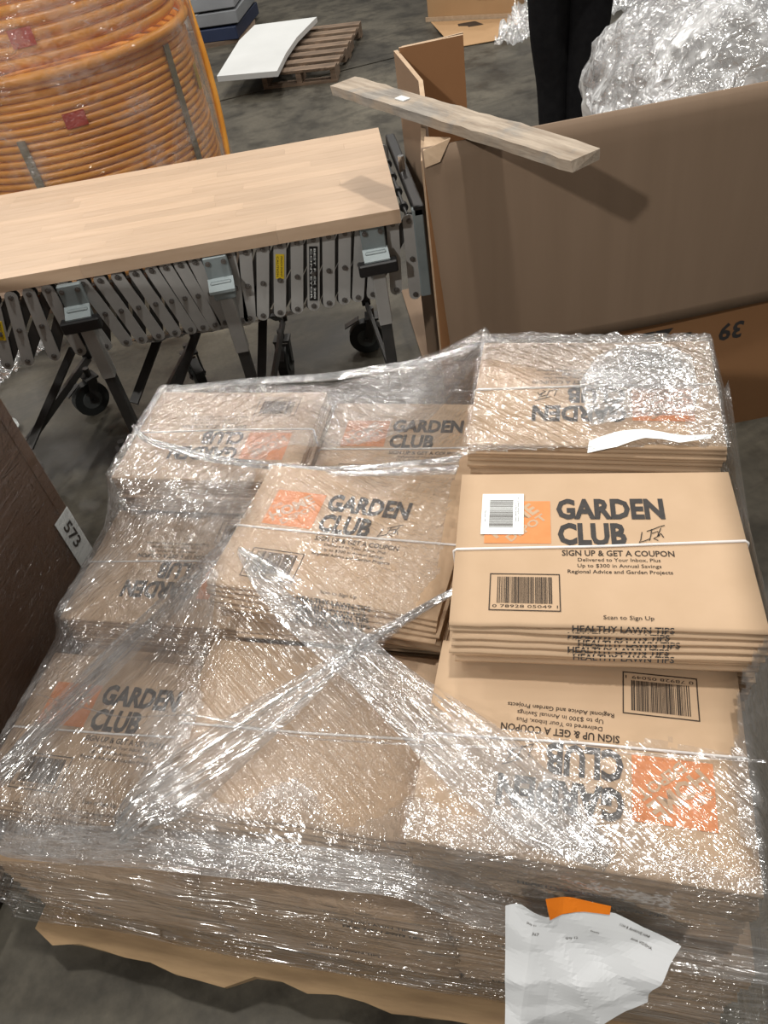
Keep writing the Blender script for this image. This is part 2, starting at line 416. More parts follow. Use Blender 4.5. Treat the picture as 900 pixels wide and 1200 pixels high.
# print of a bag face, in bag coordinates measured from the left front corner
OX, OY = -BW / 2, -BD / 2
def local(x, y): return (OX + x, OY + y)
def print_meshes():
    out = {}
    mb = MB(); fit_text(mb, 'GARDEN', .149, .306, .199, .039, bold=.044); out['printed_title'] = (mb, 'ink', 3)
    mb = MB(); fit_text(mb, 'CLUB', .150, .248, .147, .040, bold=.044); out['printed_title1'] = (mb, 'ink', 3)
    for k, (tx, x0, x1, y, h, bo) in enumerate((('SIGN UP & GET A COUPON', .155, .310, .124, .0105, .018), ('Delivered to Your Inbox, Plus', .177, .290, .1135, .0065, .004),
            ('Up to $300 in Annual Savings', .176, .290, .1025, .0065, .004), ('Regional Advice and Garden Projects', .162, .304, .0915, .0065, .008), ('Scan to Sign Up', .206, .271, .0125, .0065, .004))):
        mb = MB(); fit_text(mb, tx, x0, x1, y, h, bold=bo); out['printed_line%d' % k] = (mb, 'brown_ink', 1)
    mb = MB()
    a, b, c, d = .053, .151, .023, .089; w = .0016
    mb.box(a, b, c, c + w, 0, .0001); mb.box(a, b, d - w, d, 0, .0001); mb.box(a, a + w, c, d, 0, .0001); mb.box(b - w, b, c, d, 0, .0001)
    r_ = random.Random(5); x = .064
    while x < .140:
        ww = r_.choice((.0007, .0007, .0013, .002)); mb.box(x, x + ww, .036, .083, 0, .0001); x += ww + r_.choice((.0006, .0008, .0014))
    fit_text(mb, '0 78928 05049 1', .058, .147, .0285, .005); out['printed_barcode'] = (mb, 'brown_ink', 1)
    mb = MB(); mb.put([(.042, .147, 0), (.140, .147, 0), (.140, .235, 0), (.042, .235, 0)], [(0, 1, 2, 3)]); out['printed_logo'] = (mb, 'orange_ink', 3)
    return out
def logo_letters():
    mb = MB(); rot = Matrix.Rotation(R(42), 4, 'Z')
    fit_text(mb, 'THE', 0, .022, 0, .008, bold=.03, mtx=Matrix.Translation((.049, .184, 0)) @ rot)
    fit_text(mb, 'HOME', 0, .086, 0, .0225, bold=.04, mtx=Matrix.Translation((.0595, .1565, 0)) @ rot)
    fit_text(mb, 'DEPOT', 0, .073, 0, .0135, bold=.035, mtx=Matrix.Translation((.0815, .1495, 0)) @ rot)
    return mb
def shift(mb): mb.v = [(OX + x, OY + y, z) for x, y, z in mb.v]; return mb
PRINT = {k: (shift(mb).mesh(k, M[mt]), ) for k, (mb, mt, _) in print_meshes().items()}
LOGO = shift(logo_letters())
# keep the logo letters inside the orange square
LOGO_ME = LOGO.mesh('logo_lettering', M['kraft'])
mbt = MB(); fit_text(mbt, 'HEALTHY LAWN TIPS', -.052, .078, -.0045, .0085, bold=.02); TIPS = mbt.mesh('fold_lettering', M['ink'])
mb = MB()   # white string round the bundle, slightly askew
def strap_mesh(H):
    mb = MB(); z = H + .0012; w = .0021
    y0, y1 = -.016, .004
    mb.tube([(-BW / 2 - .002, y0, -.001), (-BW / 2 - .0025, y0, z - .004), (-BW / 2 + .002, y0, z), (0, (y0 + y1) / 2 - .003, z + .0006), (BW / 2 - .002, y1, z), (BW / 2 + .0025, y1, z - .004), (BW / 2 + .002, y1, -.001)], w, 6)
    return mb.mesh('white_string', M['white_tape'], True)
scr = MB()   # pen initials
def pen(pts): scr.tube([(OX + x, OY + y, .0004) for x, y in pts], .0007, 4)
pen([(.270, .170), (.267, .155), (.264, .150), (.272, .153), (.279, .157)]); pen([(.277, .172), (.286, .176), (.295, .181), (.303, .184)])
pen([(.284, .176), (.282, .165), (.279, .154)]); pen([(.284, .168), (.292, .172), (.294, .164), (.285, .158), (.291, .154)]); pen([(.297, .178), (.291, .163), (.296, .168), (.299, .160)])
SCRIB = scr.mesh('pen_scribble', M['ink'])

ORD = ['lowest', 'second', 'third', 'fourth', 'fifth', 'sixth', 'seventh', 'eighth', 'ninth', 'tenth', 'eleventh', 'twelfth', 'thirteenth', 'fourteenth', 'fifteenth']
# column: name, u0, v0 of the lower layers, top height, layers, top pose (u centre, v centre, rot deg, flipped), how many layers follow that pose, printed
COLS = [
    ('front left', .004, .030, .455, 7, (.182, .255, 0, False), 2, True),
    ('front middle', .412, .030, .585, 10, (.577, .232, -.6, False), 4, False),
    ('front right', .822, .030, .690, 12, (.994, .190, -1.2, True), 5, True),
    ('middle left', -.004, .412, .515, 8, (.196, .600, 1, True), 2, True),
    ('middle middle', .402, .399, .680, 12, (.588, .562, -6, False), 2, True),
    ('middle right', .822, .355, .790, 14, (1.010, .467, 3.2, False), 2, True),
    ('back left', .002, .766, .625, 10, (.221, .890, .5, True), 2, True),
    ('back middle', .436, .750, .575, 9, (.641, .915, 0, False), 2, True),
    ('back right', .850, .690, .800, 14, (1.003, .820, -.2, True), 5, True),
]
STRAPS = {}
def bundle(u, v, z, rot, flip, thick, printed, label, top, cat_name, lay, seed):
    r_ = random.Random(seed)
    root = empty('paper_bag_bundle', pw(u, v, z), PA + R(rot) + (math.pi if flip else 0))
    tag(root, label, 'paper bags', 'bundles of folded bags on the pallet')
    sc = thick / (BAGT * NB + .0012)
    for k in range(NB):
        last = top and k == NB - 1
        me = TOPBAG if (last and printed) else (BACKBAG if last else BAGS[r_.randrange(5)])
        dy = (NB - 1 - k) * -.0052 if (top and not flip) else r_.uniform(-.005, .003)
        o = link('paper_bag', me, root, (0 if last else r_.uniform(-.005, .005), (0 if last else dy), k * BAGT * sc)); o.scale = (1, 1, sc)
        if not top and k == 2 and cat_name.startswith('front') and not flip:
            t = link('fold_lettering', TIPS, o, (r_.uniform(-.12, .08), -.1520, BAGT * .1)); t.rotation_euler = (R(84), 0, 0)
        if top and not flip and printed and cat_name in ('middle right', 'middle middle'):
            t = link('fold_lettering', TIPS, o, (.012 + r_.uniform(-.01, .006), -.1506, BAGT * .55)); t.rotation_euler = (R(58), 0, 0)
    if not top: return root
    H = BAGT * NB * sc - .0002
    key = round(H, 4)
    if key not in STRAPS: STRAPS[key] = strap_mesh(H)
    link('white_string', STRAPS[key], root)
    if printed:
        for k, (me,) in PRINT.items():
            p = link(k.rstrip('0123456789'), me, root, (0, 0, H + .0007 + (.0003 if k == 'printed_title' else 0)))
            if k == 'printed_barcode': p['kind'] = 'stuff'
            if k == 'printed_logo': link('logo_lettering', LOGO_ME, p, (0, 0, .0004))
        if cat_name in ('middle right', 'middle middle', 'back right', 'front right'):
            link('pen_scribble', SCRIB, root, (0, 0, H + .0009))
    return root
TOPS = []; RIGHT_TOP = None
toplabel = {
    'front left': 'topmost printed paper-bag bundle in the low front left corner under film',
    'front middle': 'blank-faced paper-bag bundle under the crossed film strands at the front',
    'front right': 'upside-down printed bundle at the front right above the hanging white sheet',
    'middle left': 'upside-down printed bundle at the left edge between two other bundles',
    'middle middle': 'tilted printed bundle in the centre of the load with stepped folds',
    'middle right': 'uncovered printed bundle on top with a white barcode sticker',
    'back left': 'upside-down printed bundle at the back left corner nearest the conveyor legs',
    'back middle': 'low printed bundle at the back between the two taller corner stacks',
    'back right': 'upside-down printed bundle on the tallest back right stack with torn white paper',
}
for ci, (nm, ub, vb, top, n, (tu, tv, tr, flip), nt, printed) in enumerate(COLS):
    th = (top - .1365) / n
    for i in range(n):
        is_top = i == n - 1
        w_ = 0.0
        # the pile leans in a little as it rises
        cu = (ub + BW / 2) * (1 - w_) + tu * w_; cv = (vb + BD / 2) * (1 - w_) + tv * w_
        if i >= n - nt: cu, cv = tu, tv
        rot = tr if i >= n - nt else random.uniform(-.4, .4)
        if not is_top: cu += random.uniform(-.004, .004); cv += random.uniform(-.003, .003)
        fl_ = flip if is_top else random.random() < .4
        if is_top: lab = toplabel[nm]
        else: lab = '%s bundle of folded brown bags from the pallet, %s stack' % (ORD[i], nm)
        b_ = bundle(cu, cv, .1365 + i * th, rot, fl_, th - .0006, printed, lab, is_top, nm, i, ci * 50 + i)
        if is_top: TOPS.append((cu, cv, top, rot)); last_root = b_
    if nm == 'middle right': RIGHT_TOP = b_; RT_H = th - .0006
# price sticker on the uncovered bundle
st = MB(); st.box(OX + .036, OX + .100, OY + .164, OY + .250, 0, .0004); sk = st.build('barcode_sticker', M['sticker'], RIGHT_TOP, loc=(0, 0, RT_H + .0005)); sk['label'] = 'white barcode sticker'
st = MB(); y = .178; r_ = random.Random(3)
while y < .235:
    ww = r_.choice((.0006, .001, .0016)); st.box(OX + .048, OX + .084, OY + y, OY + y + ww, 0, .0002); y += ww + r_.choice((.0006, .001))
for xx, hh in ((.089, .040), (.0925, .052), (.0425, .03)):
    fit_text(st, 'lawn refuse bag 5 ct', 0, hh, 0, .0022, mtx=Matrix.Translation((OX + xx, OY + .19, .0003)) @ Matrix.Rotation(R(90), 4, 'Z'))
st.build('sticker_print', M['brown_ink'], sk, loc=(0, 0, .0003))

# ------------------------------------------------------------------ stretch film over the load
def in_poly(px, py, poly):
    ins = np.zeros_like(px, bool); n = len(poly)
    for i in range(n):
        x1, y1 = poly[i]; x2, y2 = poly[(i + 1) % n]
        c = ((y1 > py) != (y2 > py)) & (px < (x2 - x1) * (py - y1) / (y2 - y1 + 1e-12) + x1)
        ins ^= c
    return ins
U0, U1, V0, V1 = -.040, 1.285, .026, 1.095
NU, NV = 230, 190
gu = np.linspace(U0, U1, NU); gv = np.linspace(V0, V1, NV); GU, GV = np.meshgrid(gu, gv, indexing='ij')
obs = np.full((NU, NV), .0)
for (cu, cv, zt, rot) in TOPS:
    c, s = math.cos(R(rot)), math.sin(R(rot)); dx, dy = GU - cu, GV - cv
    lx = c * dx + s * dy; ly = -s * dx + c * dy
    ins = (abs(lx) < BW / 2 + .006) & (abs(ly) < BD / 2 + .006)
    obs = np.where(ins, np.maximum(obs, zt + .005), obs)
def lerp(x, pts): return np.interp(x, [p[0] for p in pts], [p[1] for p in pts])
zl = lerp(gv, [(0, .40), (.3, .41), (.6, .44), (.9, .56), (1.1, .58)])
zr = lerp(gv, [(0, .56), (.3, .60), (.7, .58), (1.1, .62)])
zf = lerp(gu, [(0, .41), (.38, .50), (.8, .60), (1.3, .60)])
zb = lerp(gu, [(0, .57), (.1, .60), (.42, .60), (.68, .69), (.79, .75), (.84, .64), (1.21, .56), (1.3, .54)])
H = np.maximum(obs, .55)
def bc(H):
    H[0, :] = zl; H[-1, :] = zr; H[:, 0] = zf; H[:, -1] = zb
bc(H)
for it in range(900):
    A = H.copy()
    A[1:-1, 1:-1] = .25 * (H[2:, 1:-1] + H[:-2, 1:-1] + H[1:-1, 2:] + H[1:-1, :-2])
    H = np.maximum(A, obs); bc(H)
# wrinkles, pulled along the stretch
d1 = fbm((GU * .8 + GV * .6) * 9, (-GU * .6 + GV * .8) * 70, 3); d2 = fbm((GU * .85 - GV * .53) * 9, (GU * .53 + GV * .85) * 75, 8)
mk = np.clip(fbm(GU * 4, GV * 4, 5, 2) * 4 + .5, 0, 1); cr = fbm(GU * 55, GV * 55, 12, 2)
edge_fade = np.minimum(1, np.minimum(np.minimum(GU - U0, U1 - GU), np.minimum(GV - V0, V1 - GV)) / .02)
H = H + edge_fade * (np.abs(d1 * mk + d2 * (1 - mk)) * .007 + np.abs(cr) * .004)
HOLE = [(.785, .640), (.90, .648), (1.225, .668), (1.232, .60), (1.238, .345), (1.20, .30), (1.175, .205), (1.02, .185), (.88, .195), (.83, .20), (.745, .275), (.70, .325), (.735, .345), (.785, .40)]
vs = np.stack([GU, GV, H], -1).reshape(-1, 3)
hole = in_poly(GU + cr * .012, GV + d1 * .012, HOLE)
fs = []
for i in range(NU - 1):
    for j in range(NV - 1):
        if not (hole[i, j] or hole[i + 1, j + 1]):
            fs.append((i * NV + j, (i + 1) * NV + j, (i + 1) * NV + j + 1, i * NV + j + 1))
FILM = empty('stretch_film', P0, PA); tag(FILM, 'clear crinkled stretch film wrapped over the pallet of bag bundles', 'plastic film')
mesh_obj('top_sheet', vs, fs, M['film_top'], FILM, True)
# a second pass of film lies over parts of the first
d3 = fbm((GU * .77 + GV * .64) * 7, (-GU * .64 + GV * .77) * 60, 43); cr2 = fbm(GU * 40, GV * 40, 47, 2)
cover = np.maximum.reduce([np.clip((.34 - GU) / .1, -1, 1), np.clip((.10 - GV) / .08, -1, 1), np.clip((GU - 1.16) / .05, -1, 1), np.clip((GV - .84) / .1, -1, 1)]) + fbm(GU * 5, GV * 5, 49, 3) * 1.3
H2 = H + .004 + edge_fade * (np.abs(d3) * .008 + np.abs(cr2) * .005)
hole2 = hole | (cover < .0)
fs2 = [(i * NV + j, (i + 1) * NV + j, (i + 1) * NV + j + 1, i * NV + j + 1) for i in range(NU - 1) for j in range(NV - 1) if not (hole2[i, j] or hole2[i + 1, j + 1])]
mesh_obj('overlapping_sheet', np.stack([GU, GV, H2], -1).reshape(-1, 3), fs2, M['film_over'], FILM, True)
# skirt: perimeter from the sheet's rim down to the pallet
per = [(i, 0) for i in range(NU)] + [(NU - 1, j) for j in range(1, NV)] + [(i, NV - 1) for i in range(NU - 2, -1, -1)] + [(0, j) for j in range(NV - 2, 0, -1)]
NS = 46; P = len(per)
pu = np.array([gu[i] for i, j in per]); pv = np.array([gv[j] for i, j in per]); pz = np.array([H[i, j] for i, j in per])
cxy = np.array([.615, .50]); nrm = np.stack([pu - cxy[0], (pv - cxy[1]) * 1.2], -1)
# outward direction of each side, soft at the corners
ou = np.clip((np.abs(pu - .62) - .50) / .15, 0, 1) * np.sign(pu - .62); ov = np.clip((np.abs(pv - .55) - .40) / .15, 0, 1) * np.sign(pv - .55)
sv = []
tt = np.linspace(0, 1, NS)
arc = np.arange(P) / P * 4.7
for k, t in enumerate(tt):
    z = pz * (1 - t) + .138 * t
    low = np.clip((.56 - z) / .3, 0, 1)
    # the lower layers fan out to the pallet edge at front and left
    off_u = ou * 0.0 + np.where(pu < .3, -.006 * low, -.012 * low); off_v = np.where(pv < .3, -.024 * low, np.where(pv > .8, -.02 * low, 0))
    wr = fbm(arc * 6 + k * .15, z * 70, 21, 3) * .010 + fbm(arc * 2.5, z * 25, 31, 2) * .012
    wr *= min(1, t * 8)
    sv.append(np.stack([pu + off_u + ou * wr, pv + off_v + ov * wr, z], -1))
sv = np.concatenate(sv); sf = []
for k in range(NS - 1):
    for i in range(P):
        i2 = (i + 1) % P; sf.append((k * P + i, (k + 1) * P + i, (k + 1) * P + i2, k * P + i2))
mesh_obj('side_wrap', sv, sf, M['film_side'], FILM, True)

def ribbon(name, pts, widths, seed, pleat=.006, n=90, m=26, mat='film_rope'):
    """gathered strand of film: a pleated strip along a path (pallet frame)"""
    pts = np.array(pts, float); d = np.r_[0, np.cumsum(np.linalg.norm(np.diff(pts, axis=0), axis=1))]; L = d[-1]
    s = np.linspace(0, L, n); P_ = np.stack([np.interp(s, d, pts[:, k]) for k in range(3)], -1)
    for _ in range(6): P_[1:-1] = (P_[:-2] + 2 * P_[1:-1] + P_[2:]) / 4
    T = np.gradient(P_, axis=0); T /= np.linalg.norm(T, axis=1)[:, None]
    side = np.cross(T, [0, 0, 1]); side /= np.linalg.norm(side, axis=1)[:, None]; nor = np.cross(side, T)
    W = np.interp(s, np.linspace(0, L, len(widths)), widths)
    q = np.linspace(-.5, .5, m); vs = []
    ph = fbm(np.arange(m) * .9, np.zeros(m), seed, 2)
    for i in range(n):
        k = fbm(np.full(m, s[i] * 6), np.arange(m) * .9, seed + 3, 2)
        off = (np.where(np.arange(m) % 2, 1, -1) * .5 + ph * 1.6 + k) * pleat * (1 if pleat < .004 else 1)
        vs += [tuple(P_[i] + side[i] * (W[i] * q[j] + k[j] * W[i] * .06) + nor[i] * off[j]) for j in range(m)]
    # object with its local x along the strand so that the pleat grain follows it
    ang = math.atan2(*(pts[-1] - pts[0])[:2][::-1]); c, s_ = math.cos(-ang), math.sin(-ang); o0 = pts[0]
    vs = [((x - o0[0]) * c - (y - o0[1]) * s_, (x - o0[0]) * s_ + (y - o0[1]) * c, z - o0[2]) for x, y, z in vs]
    fs = [(i * m + j, (i + 1) * m + j, (i + 1) * m + j + 1, i * m + j + 1) for i in range(n - 1) for j in range(m - 1)]
    o = mesh_obj(name, vs, fs, M[mat], FILM, True, loc=tuple(o0), rotz=ang); return o
ribbon('film_strand', [(.41, .500, .690), (.44, .475, .694), (.48, .440, .694), (.54, .405, .668), (.62, .352, .645), (.73, .262, .672), (.84, .170, .708), (.93, .105, .706), (1.03, .050, .690)], [.012, .055, .085, .08, .075, .085, .10, .11, .09, .03], 41)
ribbon('film_strand', [(.80, .43, .70), (.775, .415, .695), (.66, .350, .652), (.515, .212, .625), (.42, .115, .606), (.365, .070, .598), (.335, .045, .57)], [.014, .018, .028, .06, .09, .10, .05], 52, .004)
ribbon('film_strand', [(.49, .735, .668), (.45, .71, .650), (.30, .575, .570), (.155, .36, .520), (.05, .20, .480), (-.02, .11, .44)], [.02, .035, .05, .06, .06, .04], 63)
ribbon('film_strand', [(.01, .890, .640), (.06, .840, .642), (.25, .775, .648), (.48, .735, .662), (.60, .70, .70), (.78, .68, .74)], [.01, .018, .018, .022, .03, .05], 74, .004)
ribbon('film_strand', [(.03, 1.06, .612), (.22, 1.07, .628), (.45, 1.07, .645), (.66, 1.045, .70), (.79, 1.0, .775), (.82, .97, .805)], [.02, .02, .02, .024, .02, .01], 85, .004)
ribbon('film_strand', [(.0, .30, .470), (.20, .265, .482), (.40, .225, .603), (.60, .20, .613), (.80, .165, .705), (1.0, .18, .705), (1.22, .20, .69)], [.004] * 7, 96, .001, m=6)
ribbon('film_band', [(-.045, .075, .435), (.10, .040, .455), (.36, .034, .540), (.55, .030, .575), (.78, .024, .615), (.88, .012, .575), (1.0, .006, .545), (1.26, .010, .53)], [.05, .06, .06, .055, .05, .05, .04], 107, .003, n=140)

# ------------------------------------------------------------------ papers on the load
def sheet(name, outline, place, mat, crease, label, cat, grid=.006):
    """paper cut to an outline (2D), creased, then set in place by place(x, y, h) -> Vector"""
    poly = outline; xs = [p[0] for p in poly]; ys = [p[1] for p in poly]
    nx = int((max(xs) - min(xs)) / grid) + 2; ny = int((max(ys) - min(ys)) / grid) + 2
    X, Y = np.meshgrid(np.linspace(min(xs), max(xs), nx), np.linspace(min(ys), max(ys), ny), indexing='ij')
    bm = bmesh.new(); vsb = [bm.verts.new((x, y, 0)) for x, y in poly]; bm.faces.new(vsb)
    for k in range(1, nx - 1):
        bmesh.ops.bisect_plane(bm, geom=bm.verts[:] + bm.edges[:] + bm.faces[:], plane_co=(X[k, 0], 0, 0), plane_no=(1, 0, 0))
    for k in range(1, ny - 1):
        bmesh.ops.bisect_plane(bm, geom=bm.verts[:] + bm.edges[:] + bm.faces[:], plane_co=(0, Y[0, k], 0), plane_no=(0, 1, 0))
    bm.verts.index_update()
    vs = [place(v.co.x, v.co.y, crease(v.co.x, v.co.y)) for v in bm.verts]; fs = [tuple(v.index for v in f.verts) for f in bm.faces]; bm.free()
    o = mesh_obj(name, vs, fs, mat, None, False)
    md = o.modifiers.new('thickness', 'SOLIDIFY'); md.thickness = .0004
    if label: tag(o, label, cat)
    return o
PSH_O = Vector(pw(.911, .014, .600)); PSH_X = (Vector(pw(1.12, .006, .585)) - PSH_O).normalized(); PSH_D = (Vector(pw(.912, -.088, .435)) - PSH_O)
PSH_D = (PSH_D - PSH_X * PSH_D.dot(PSH_X)).normalized(); PSH_N = PSH_X.cross(-PSH_D).normalized()
def psh(x, y, h): return PSH_O + PSH_X * x + PSH_D * y + PSH_N * h
def crz(x, y):
    def ridge(px, py, a, w, hgt):
        dx, dy = math.cos(a), math.sin(a); d_ = abs(-(x - px) * dy + (y - py) * dx); return hgt * max(0, 1 - d_ / w)
    h = ridge(.035, 0, R(90), .03, .006) + ridge(0, .10, R(-18), .04, .007) + ridge(.09, .06, R(60), .035, .006) - ridge(.15, .06, R(28), .03, .005)
    h += ridge(.12, .10, R(-35), .05, .006) - ridge(.06, .16, R(20), .05, .006)
    return h * 1.25 + .008 * float(fbm(np.array(x * 14), np.array(y * 14), 4, 2)) + .010
out_sheet = [(-0.002, -0.008), (0.017, -0.016), (0.028, -0.013), (0.048, -0.009), (0.107, -0.026), (0.128, -0.027), (0.164, -0.016), (0.207, -0.006), (0.197, 0.018), (0.19, 0.043), (0.182, 0.056), (0.18, 0.067), (0.182, 0.086), (0.161, 0.102), (0.138, 0.125), (0.113, 0.152), (0.103, 0.167), (0.092, 0.184), (0.073, 0.21), (0.023, 0.236)]
SHEET = sheet('paper_sheet', out_sheet, psh, M['paper'], crz, 'creased white paper sheet hanging off the front of the film', 'paper')
def ps_text(txt, x0, x1, y, h, ang=0):
    m = Matrix.Translation((x0, y, 0)) @ Matrix.Rotation(ang, 4, 'Z'); tmp = MB(); fit_text(tmp, txt, 0, x1 - x0, 0, h, res=1)
    for v_ in range(len(tmp.v)):
        q = m @ Vector((tmp.v[v_][0], -tmp.v[v_][1], 0)); tmp.v[v_] = tuple(psh(q.x, q.y, crz(q.x, q.y) + .0012))
    tmp.build('sheet_lettering', M['brown_ink'], SHEET)
ps_text('11H 8 AH4VVE HA8', .135, .172, -.012, .0042, R(14)); ps_text('AHA VIDEHA', .150, .176, .004, .0034, R(14)); ps_text('Ship to', .026, .038, .008, .003); ps_text('367', .034, .042, .020, .004, R(6)); ps_text('Qty 12', .075, .090, .022, .0035, R(-12)); ps_text('Item', .103, .113, .004, .003, R(6))
# orange sticker at the top of the sheet
ot = sheet('orange_sticker', [(0.044, -0.038), (0.077, -0.039), (0.122, -0.037), (0.122, -0.025), (0.093, -0.023), (0.068, -0.017), (0.053, -0.007)], psh, M['orange_label'], lambda x, y: crz(x, y) + .0018, None, None)
ot.parent = SHEET
# torn white paper on the back right stack
def tw(x, y, h): return Vector(pw(1.01 + x, .672 + y, .809 + h))
sheet('torn_paper', [(-.015, -.022), (.03, -.016), (.075, .002), (.10, .004), (.125, -.002), (.170, .002), (.176, .010), (.135, .014), (.10, .022), (.075, .024), (.03, .012), (-.013, -.004)], tw, M['sticker'], lambda x, y: .004 + .004 * math.sin(x * 40) + max(0, -y) * -.5, 'torn strip of white paper on the front edge of the back right stack', 'paper')
# milky leftover film patch on the back right stack
def tp(x, y, h): return Vector(pw(1.0 + x, .70 + y, .812 + h))
sheet('film_patch', [(.0, .0), (.05, .02), (.10, .03), (.16, .03), (.175, .10), (.17, .20), (.12, .235), (.05, .23), (.01, .20), (-.02, .12), (-.01, .05)], tp, M['film_patch'], lambda x, y: .006 * float(abs(fbm(np.array(x * 40), np.array(y * 40), 6, 3))) + .002, 'milky torn film patch lying on the back right bundle', 'plastic film')

# ------------------------------------------------------------------ wrapped box stack at the left
LBX = pw(-.80, -.12, 0)
lp = make_pallet('left_pallet', 'dark old pallet at the left edge beside the bag load', pw(-1.16, -.20, 0), PA, .99, 1.0, .12, M['old_wood'], 31)
lb = empty('wrapped_carton', pw(-.80, -.15, .121), PA); tag(lb, 'tall brown carton wrapped in film at the left edge of the picture', 'carton')
W_, D_, H_ = .615, .93, 1.1
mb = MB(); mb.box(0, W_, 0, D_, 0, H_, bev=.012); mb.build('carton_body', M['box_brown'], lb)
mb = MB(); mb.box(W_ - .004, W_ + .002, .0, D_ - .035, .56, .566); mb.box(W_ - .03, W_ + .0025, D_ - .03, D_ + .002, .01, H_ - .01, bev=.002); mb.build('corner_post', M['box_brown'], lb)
lab = MB(); lab.box(W_ + .004, W_ + .0048, D_ - .060, D_ + .001, .205, .36); lo = lab.build('white_label', M['sticker'], lb); lo['label'] = 'white label'
mt = Matrix.Translation((W_ + .0056, D_ - .008, .335)) @ Matrix(((0, 0, 1, 0), (0, -1, 0, 0), (-1, 0, 0, 0), (0, 0, 0, 1)))
lt = MB(); fit_text(lt, '573', .012, .085, .010, .030, bold=.02, mtx=Matrix(((0, 0, 1, W_ + .0056), (0, 1, 0, D_ - .054), (-1, 0, 0, .345), (0, 0, 0, 1)))); lt.build('label_lettering', M['ink'], lo)
# its film
nu, nv = 70, 70; vs = []; fs = []
for i in range(nu + 1):
    for j in range(nv + 1):
        a = i / nu; y = D_ * a; z = H_ * j / nv
        w_ = .004 * float(abs(fbm(np.array((y + z) * 9), np.array((y - z) * 45), 77, 2)))
        vs.append((W_ + .007 + w_, y, z))
fs = [(i * (nv + 1) + j, (i + 1) * (nv + 1) + j, (i + 1) * (nv + 1) + j + 1, i * (nv + 1) + j + 1) for i in range(nu) for j in range(nv)]
n0 = len(vs)
mesh_obj('film_wrap', vs, fs, M['film_left'], lb, True)

# ------------------------------------------------------------------ flexible conveyor
cv = empty('flexible_conveyor', (-.35, 2.06, 0)); tag(cv, 'grey steel accordion conveyor on casters under the wooden worktop', 'conveyor')
CX, CY = .35, -2.06
BARS = [(-0.900,0.708,-0.946,0.497), (-0.849,0.710,-0.867,0.499), (-0.796,0.709,-0.789,0.502), (-0.748,0.710,-0.711,0.504), (-0.697,0.709,-0.650,0.511), (-0.649,0.710,-0.605,0.513), (-0.600,0.712,-0.553,0.510), (-0.550,0.710,-0.504,0.511), (-0.504,0.711,-0.457,0.512), (-0.464,0.710,-0.420,0.507), (-0.423,0.709,-0.384,0.508), (-0.382,0.711,-0.354,0.509), (-0.334,0.711,-0.325,0.510), (-0.286,0.709,-0.302,0.509), (-0.240,0.710,-0.279,0.508), (-0.191,0.713,-0.240,0.509), (-0.143,0.713,-0.189,0.509), (-0.095,0.716,-0.137,0.509), (-0.049,0.717,-0.088,0.513), (-0.006,0.715,-0.042,0.512), (0.040,0.716,0.004,0.510), (0.086,0.719,0.045,0.513), (0.131,0.718,0.089,0.512), (0.174,0.717,0.160,0.516), (0.220,0.717,0.214,0.480)]
BARS = [(-.900 - .052 * k, .71, -.946 - .06 * k, .50) for k in range(8, 0, -1)] + BARS
BARS = [(a, .706, c, .508 if d > .49 else .482) for a, b, c, d in BARS]
def bar_mesh(L, w=.035, t=.004):
    """flat bar with round ends, hanging from its top pivot along -z"""
    n = 8; out = [(w / 2 * math.cos(math.pi * k / n), w / 2 * math.sin(math.pi * k / n)) for k in range(n + 1)] + [(-w / 2 * math.cos(math.pi * k / n), -L - w / 2 * math.sin(math.pi * k / n)) for k in range(n + 1)]
    N = len(out); mb = MB()
    mb.put([(x, -t / 2, z) for x, z in out] + [(x, t / 2, z) for x, z in out], [tuple(range(N)), tuple(reversed(range(N, 2 * N)))] + [(i, N + i, N + (i + 1) % N, (i + 1) % N) for i in range(N)])
    return mb
bolt_mb = MB(); bolt_mb.tube([(0, .001, 0), (0, -.005, 0)], .0075, 8); bolt_mb.tube([(0, -.005, 0), (0, -.0085, 0)], .0045, 6); BOLT = bolt_mb.mesh('bolt', M['bolt'])
def lattice(Y, mat, bars, front):
    for a, za, c, zc in bars:
        L = math.hypot(c - a, zc - za)
        o = bar_mesh(L).build('scissor_bar', mat, cv, loc=(a + CX, Y + CY, za)); o.rotation_euler = (0, -math.atan2(c - a, za - zc), 0)
        if front:
            for z in (0, -L / 2, -L): link('bolt', BOLT, o, (0, -.0022, z))
lattice(2.056, M['steel'], BARS, True)
back = [(BARS[i][0] + .004, .706, BARS[max(0, i - 2)][2] - .005, .508) for i in range(1, len(BARS), 1)]
lattice(2.066, M['steel_dark'], back, False)  # rear bars take the dark steel, painting in the shade behind the front bars
lattice(2.60, M['steel'], [(a, za, c, zc) for a, za, c, zc in BARS[::2]], False)
lattice(2.61, M['steel'], back[::2], False)
SKATE = MB().tube([(0, -.008, 0), (0, .008, 0)], .013, 10).mesh('skate_wheel', M['steel_dark'])
for k, (a, za, c, zc) in enumerate(BARS):
    ax = MB().tube([(a + CX, 2.05 + CY, .706), (a + CX, 2.615 + CY, .706)], .005, 6).build('axle', M['steel_dark'], cv)
    if k % 2 == 0:
        for y in (.09, .20, .31, .42): link('skate_wheel', SKATE, ax, (a + CX, y, .706))
# end rail at the right end of the lattice
MB().box(.232 + CX, .262 + CX, 2.05 + CY, 2.075 + CY, .47, .735, bev=.003).build('end_upright', M['bracket'], cv)
MB().box(.236 + CX, .266 + CX, 2.05 + CY, 2.62 + CY, .715, .745, bev=.003).build('end_rail', M['black'], cv)
MB().tube([(.245 + CX, 2.3 + CY, .745), (.245 + CX, 2.3 + CY, .79)], .009, 8).build('end_pin', M['chrome'], cv)

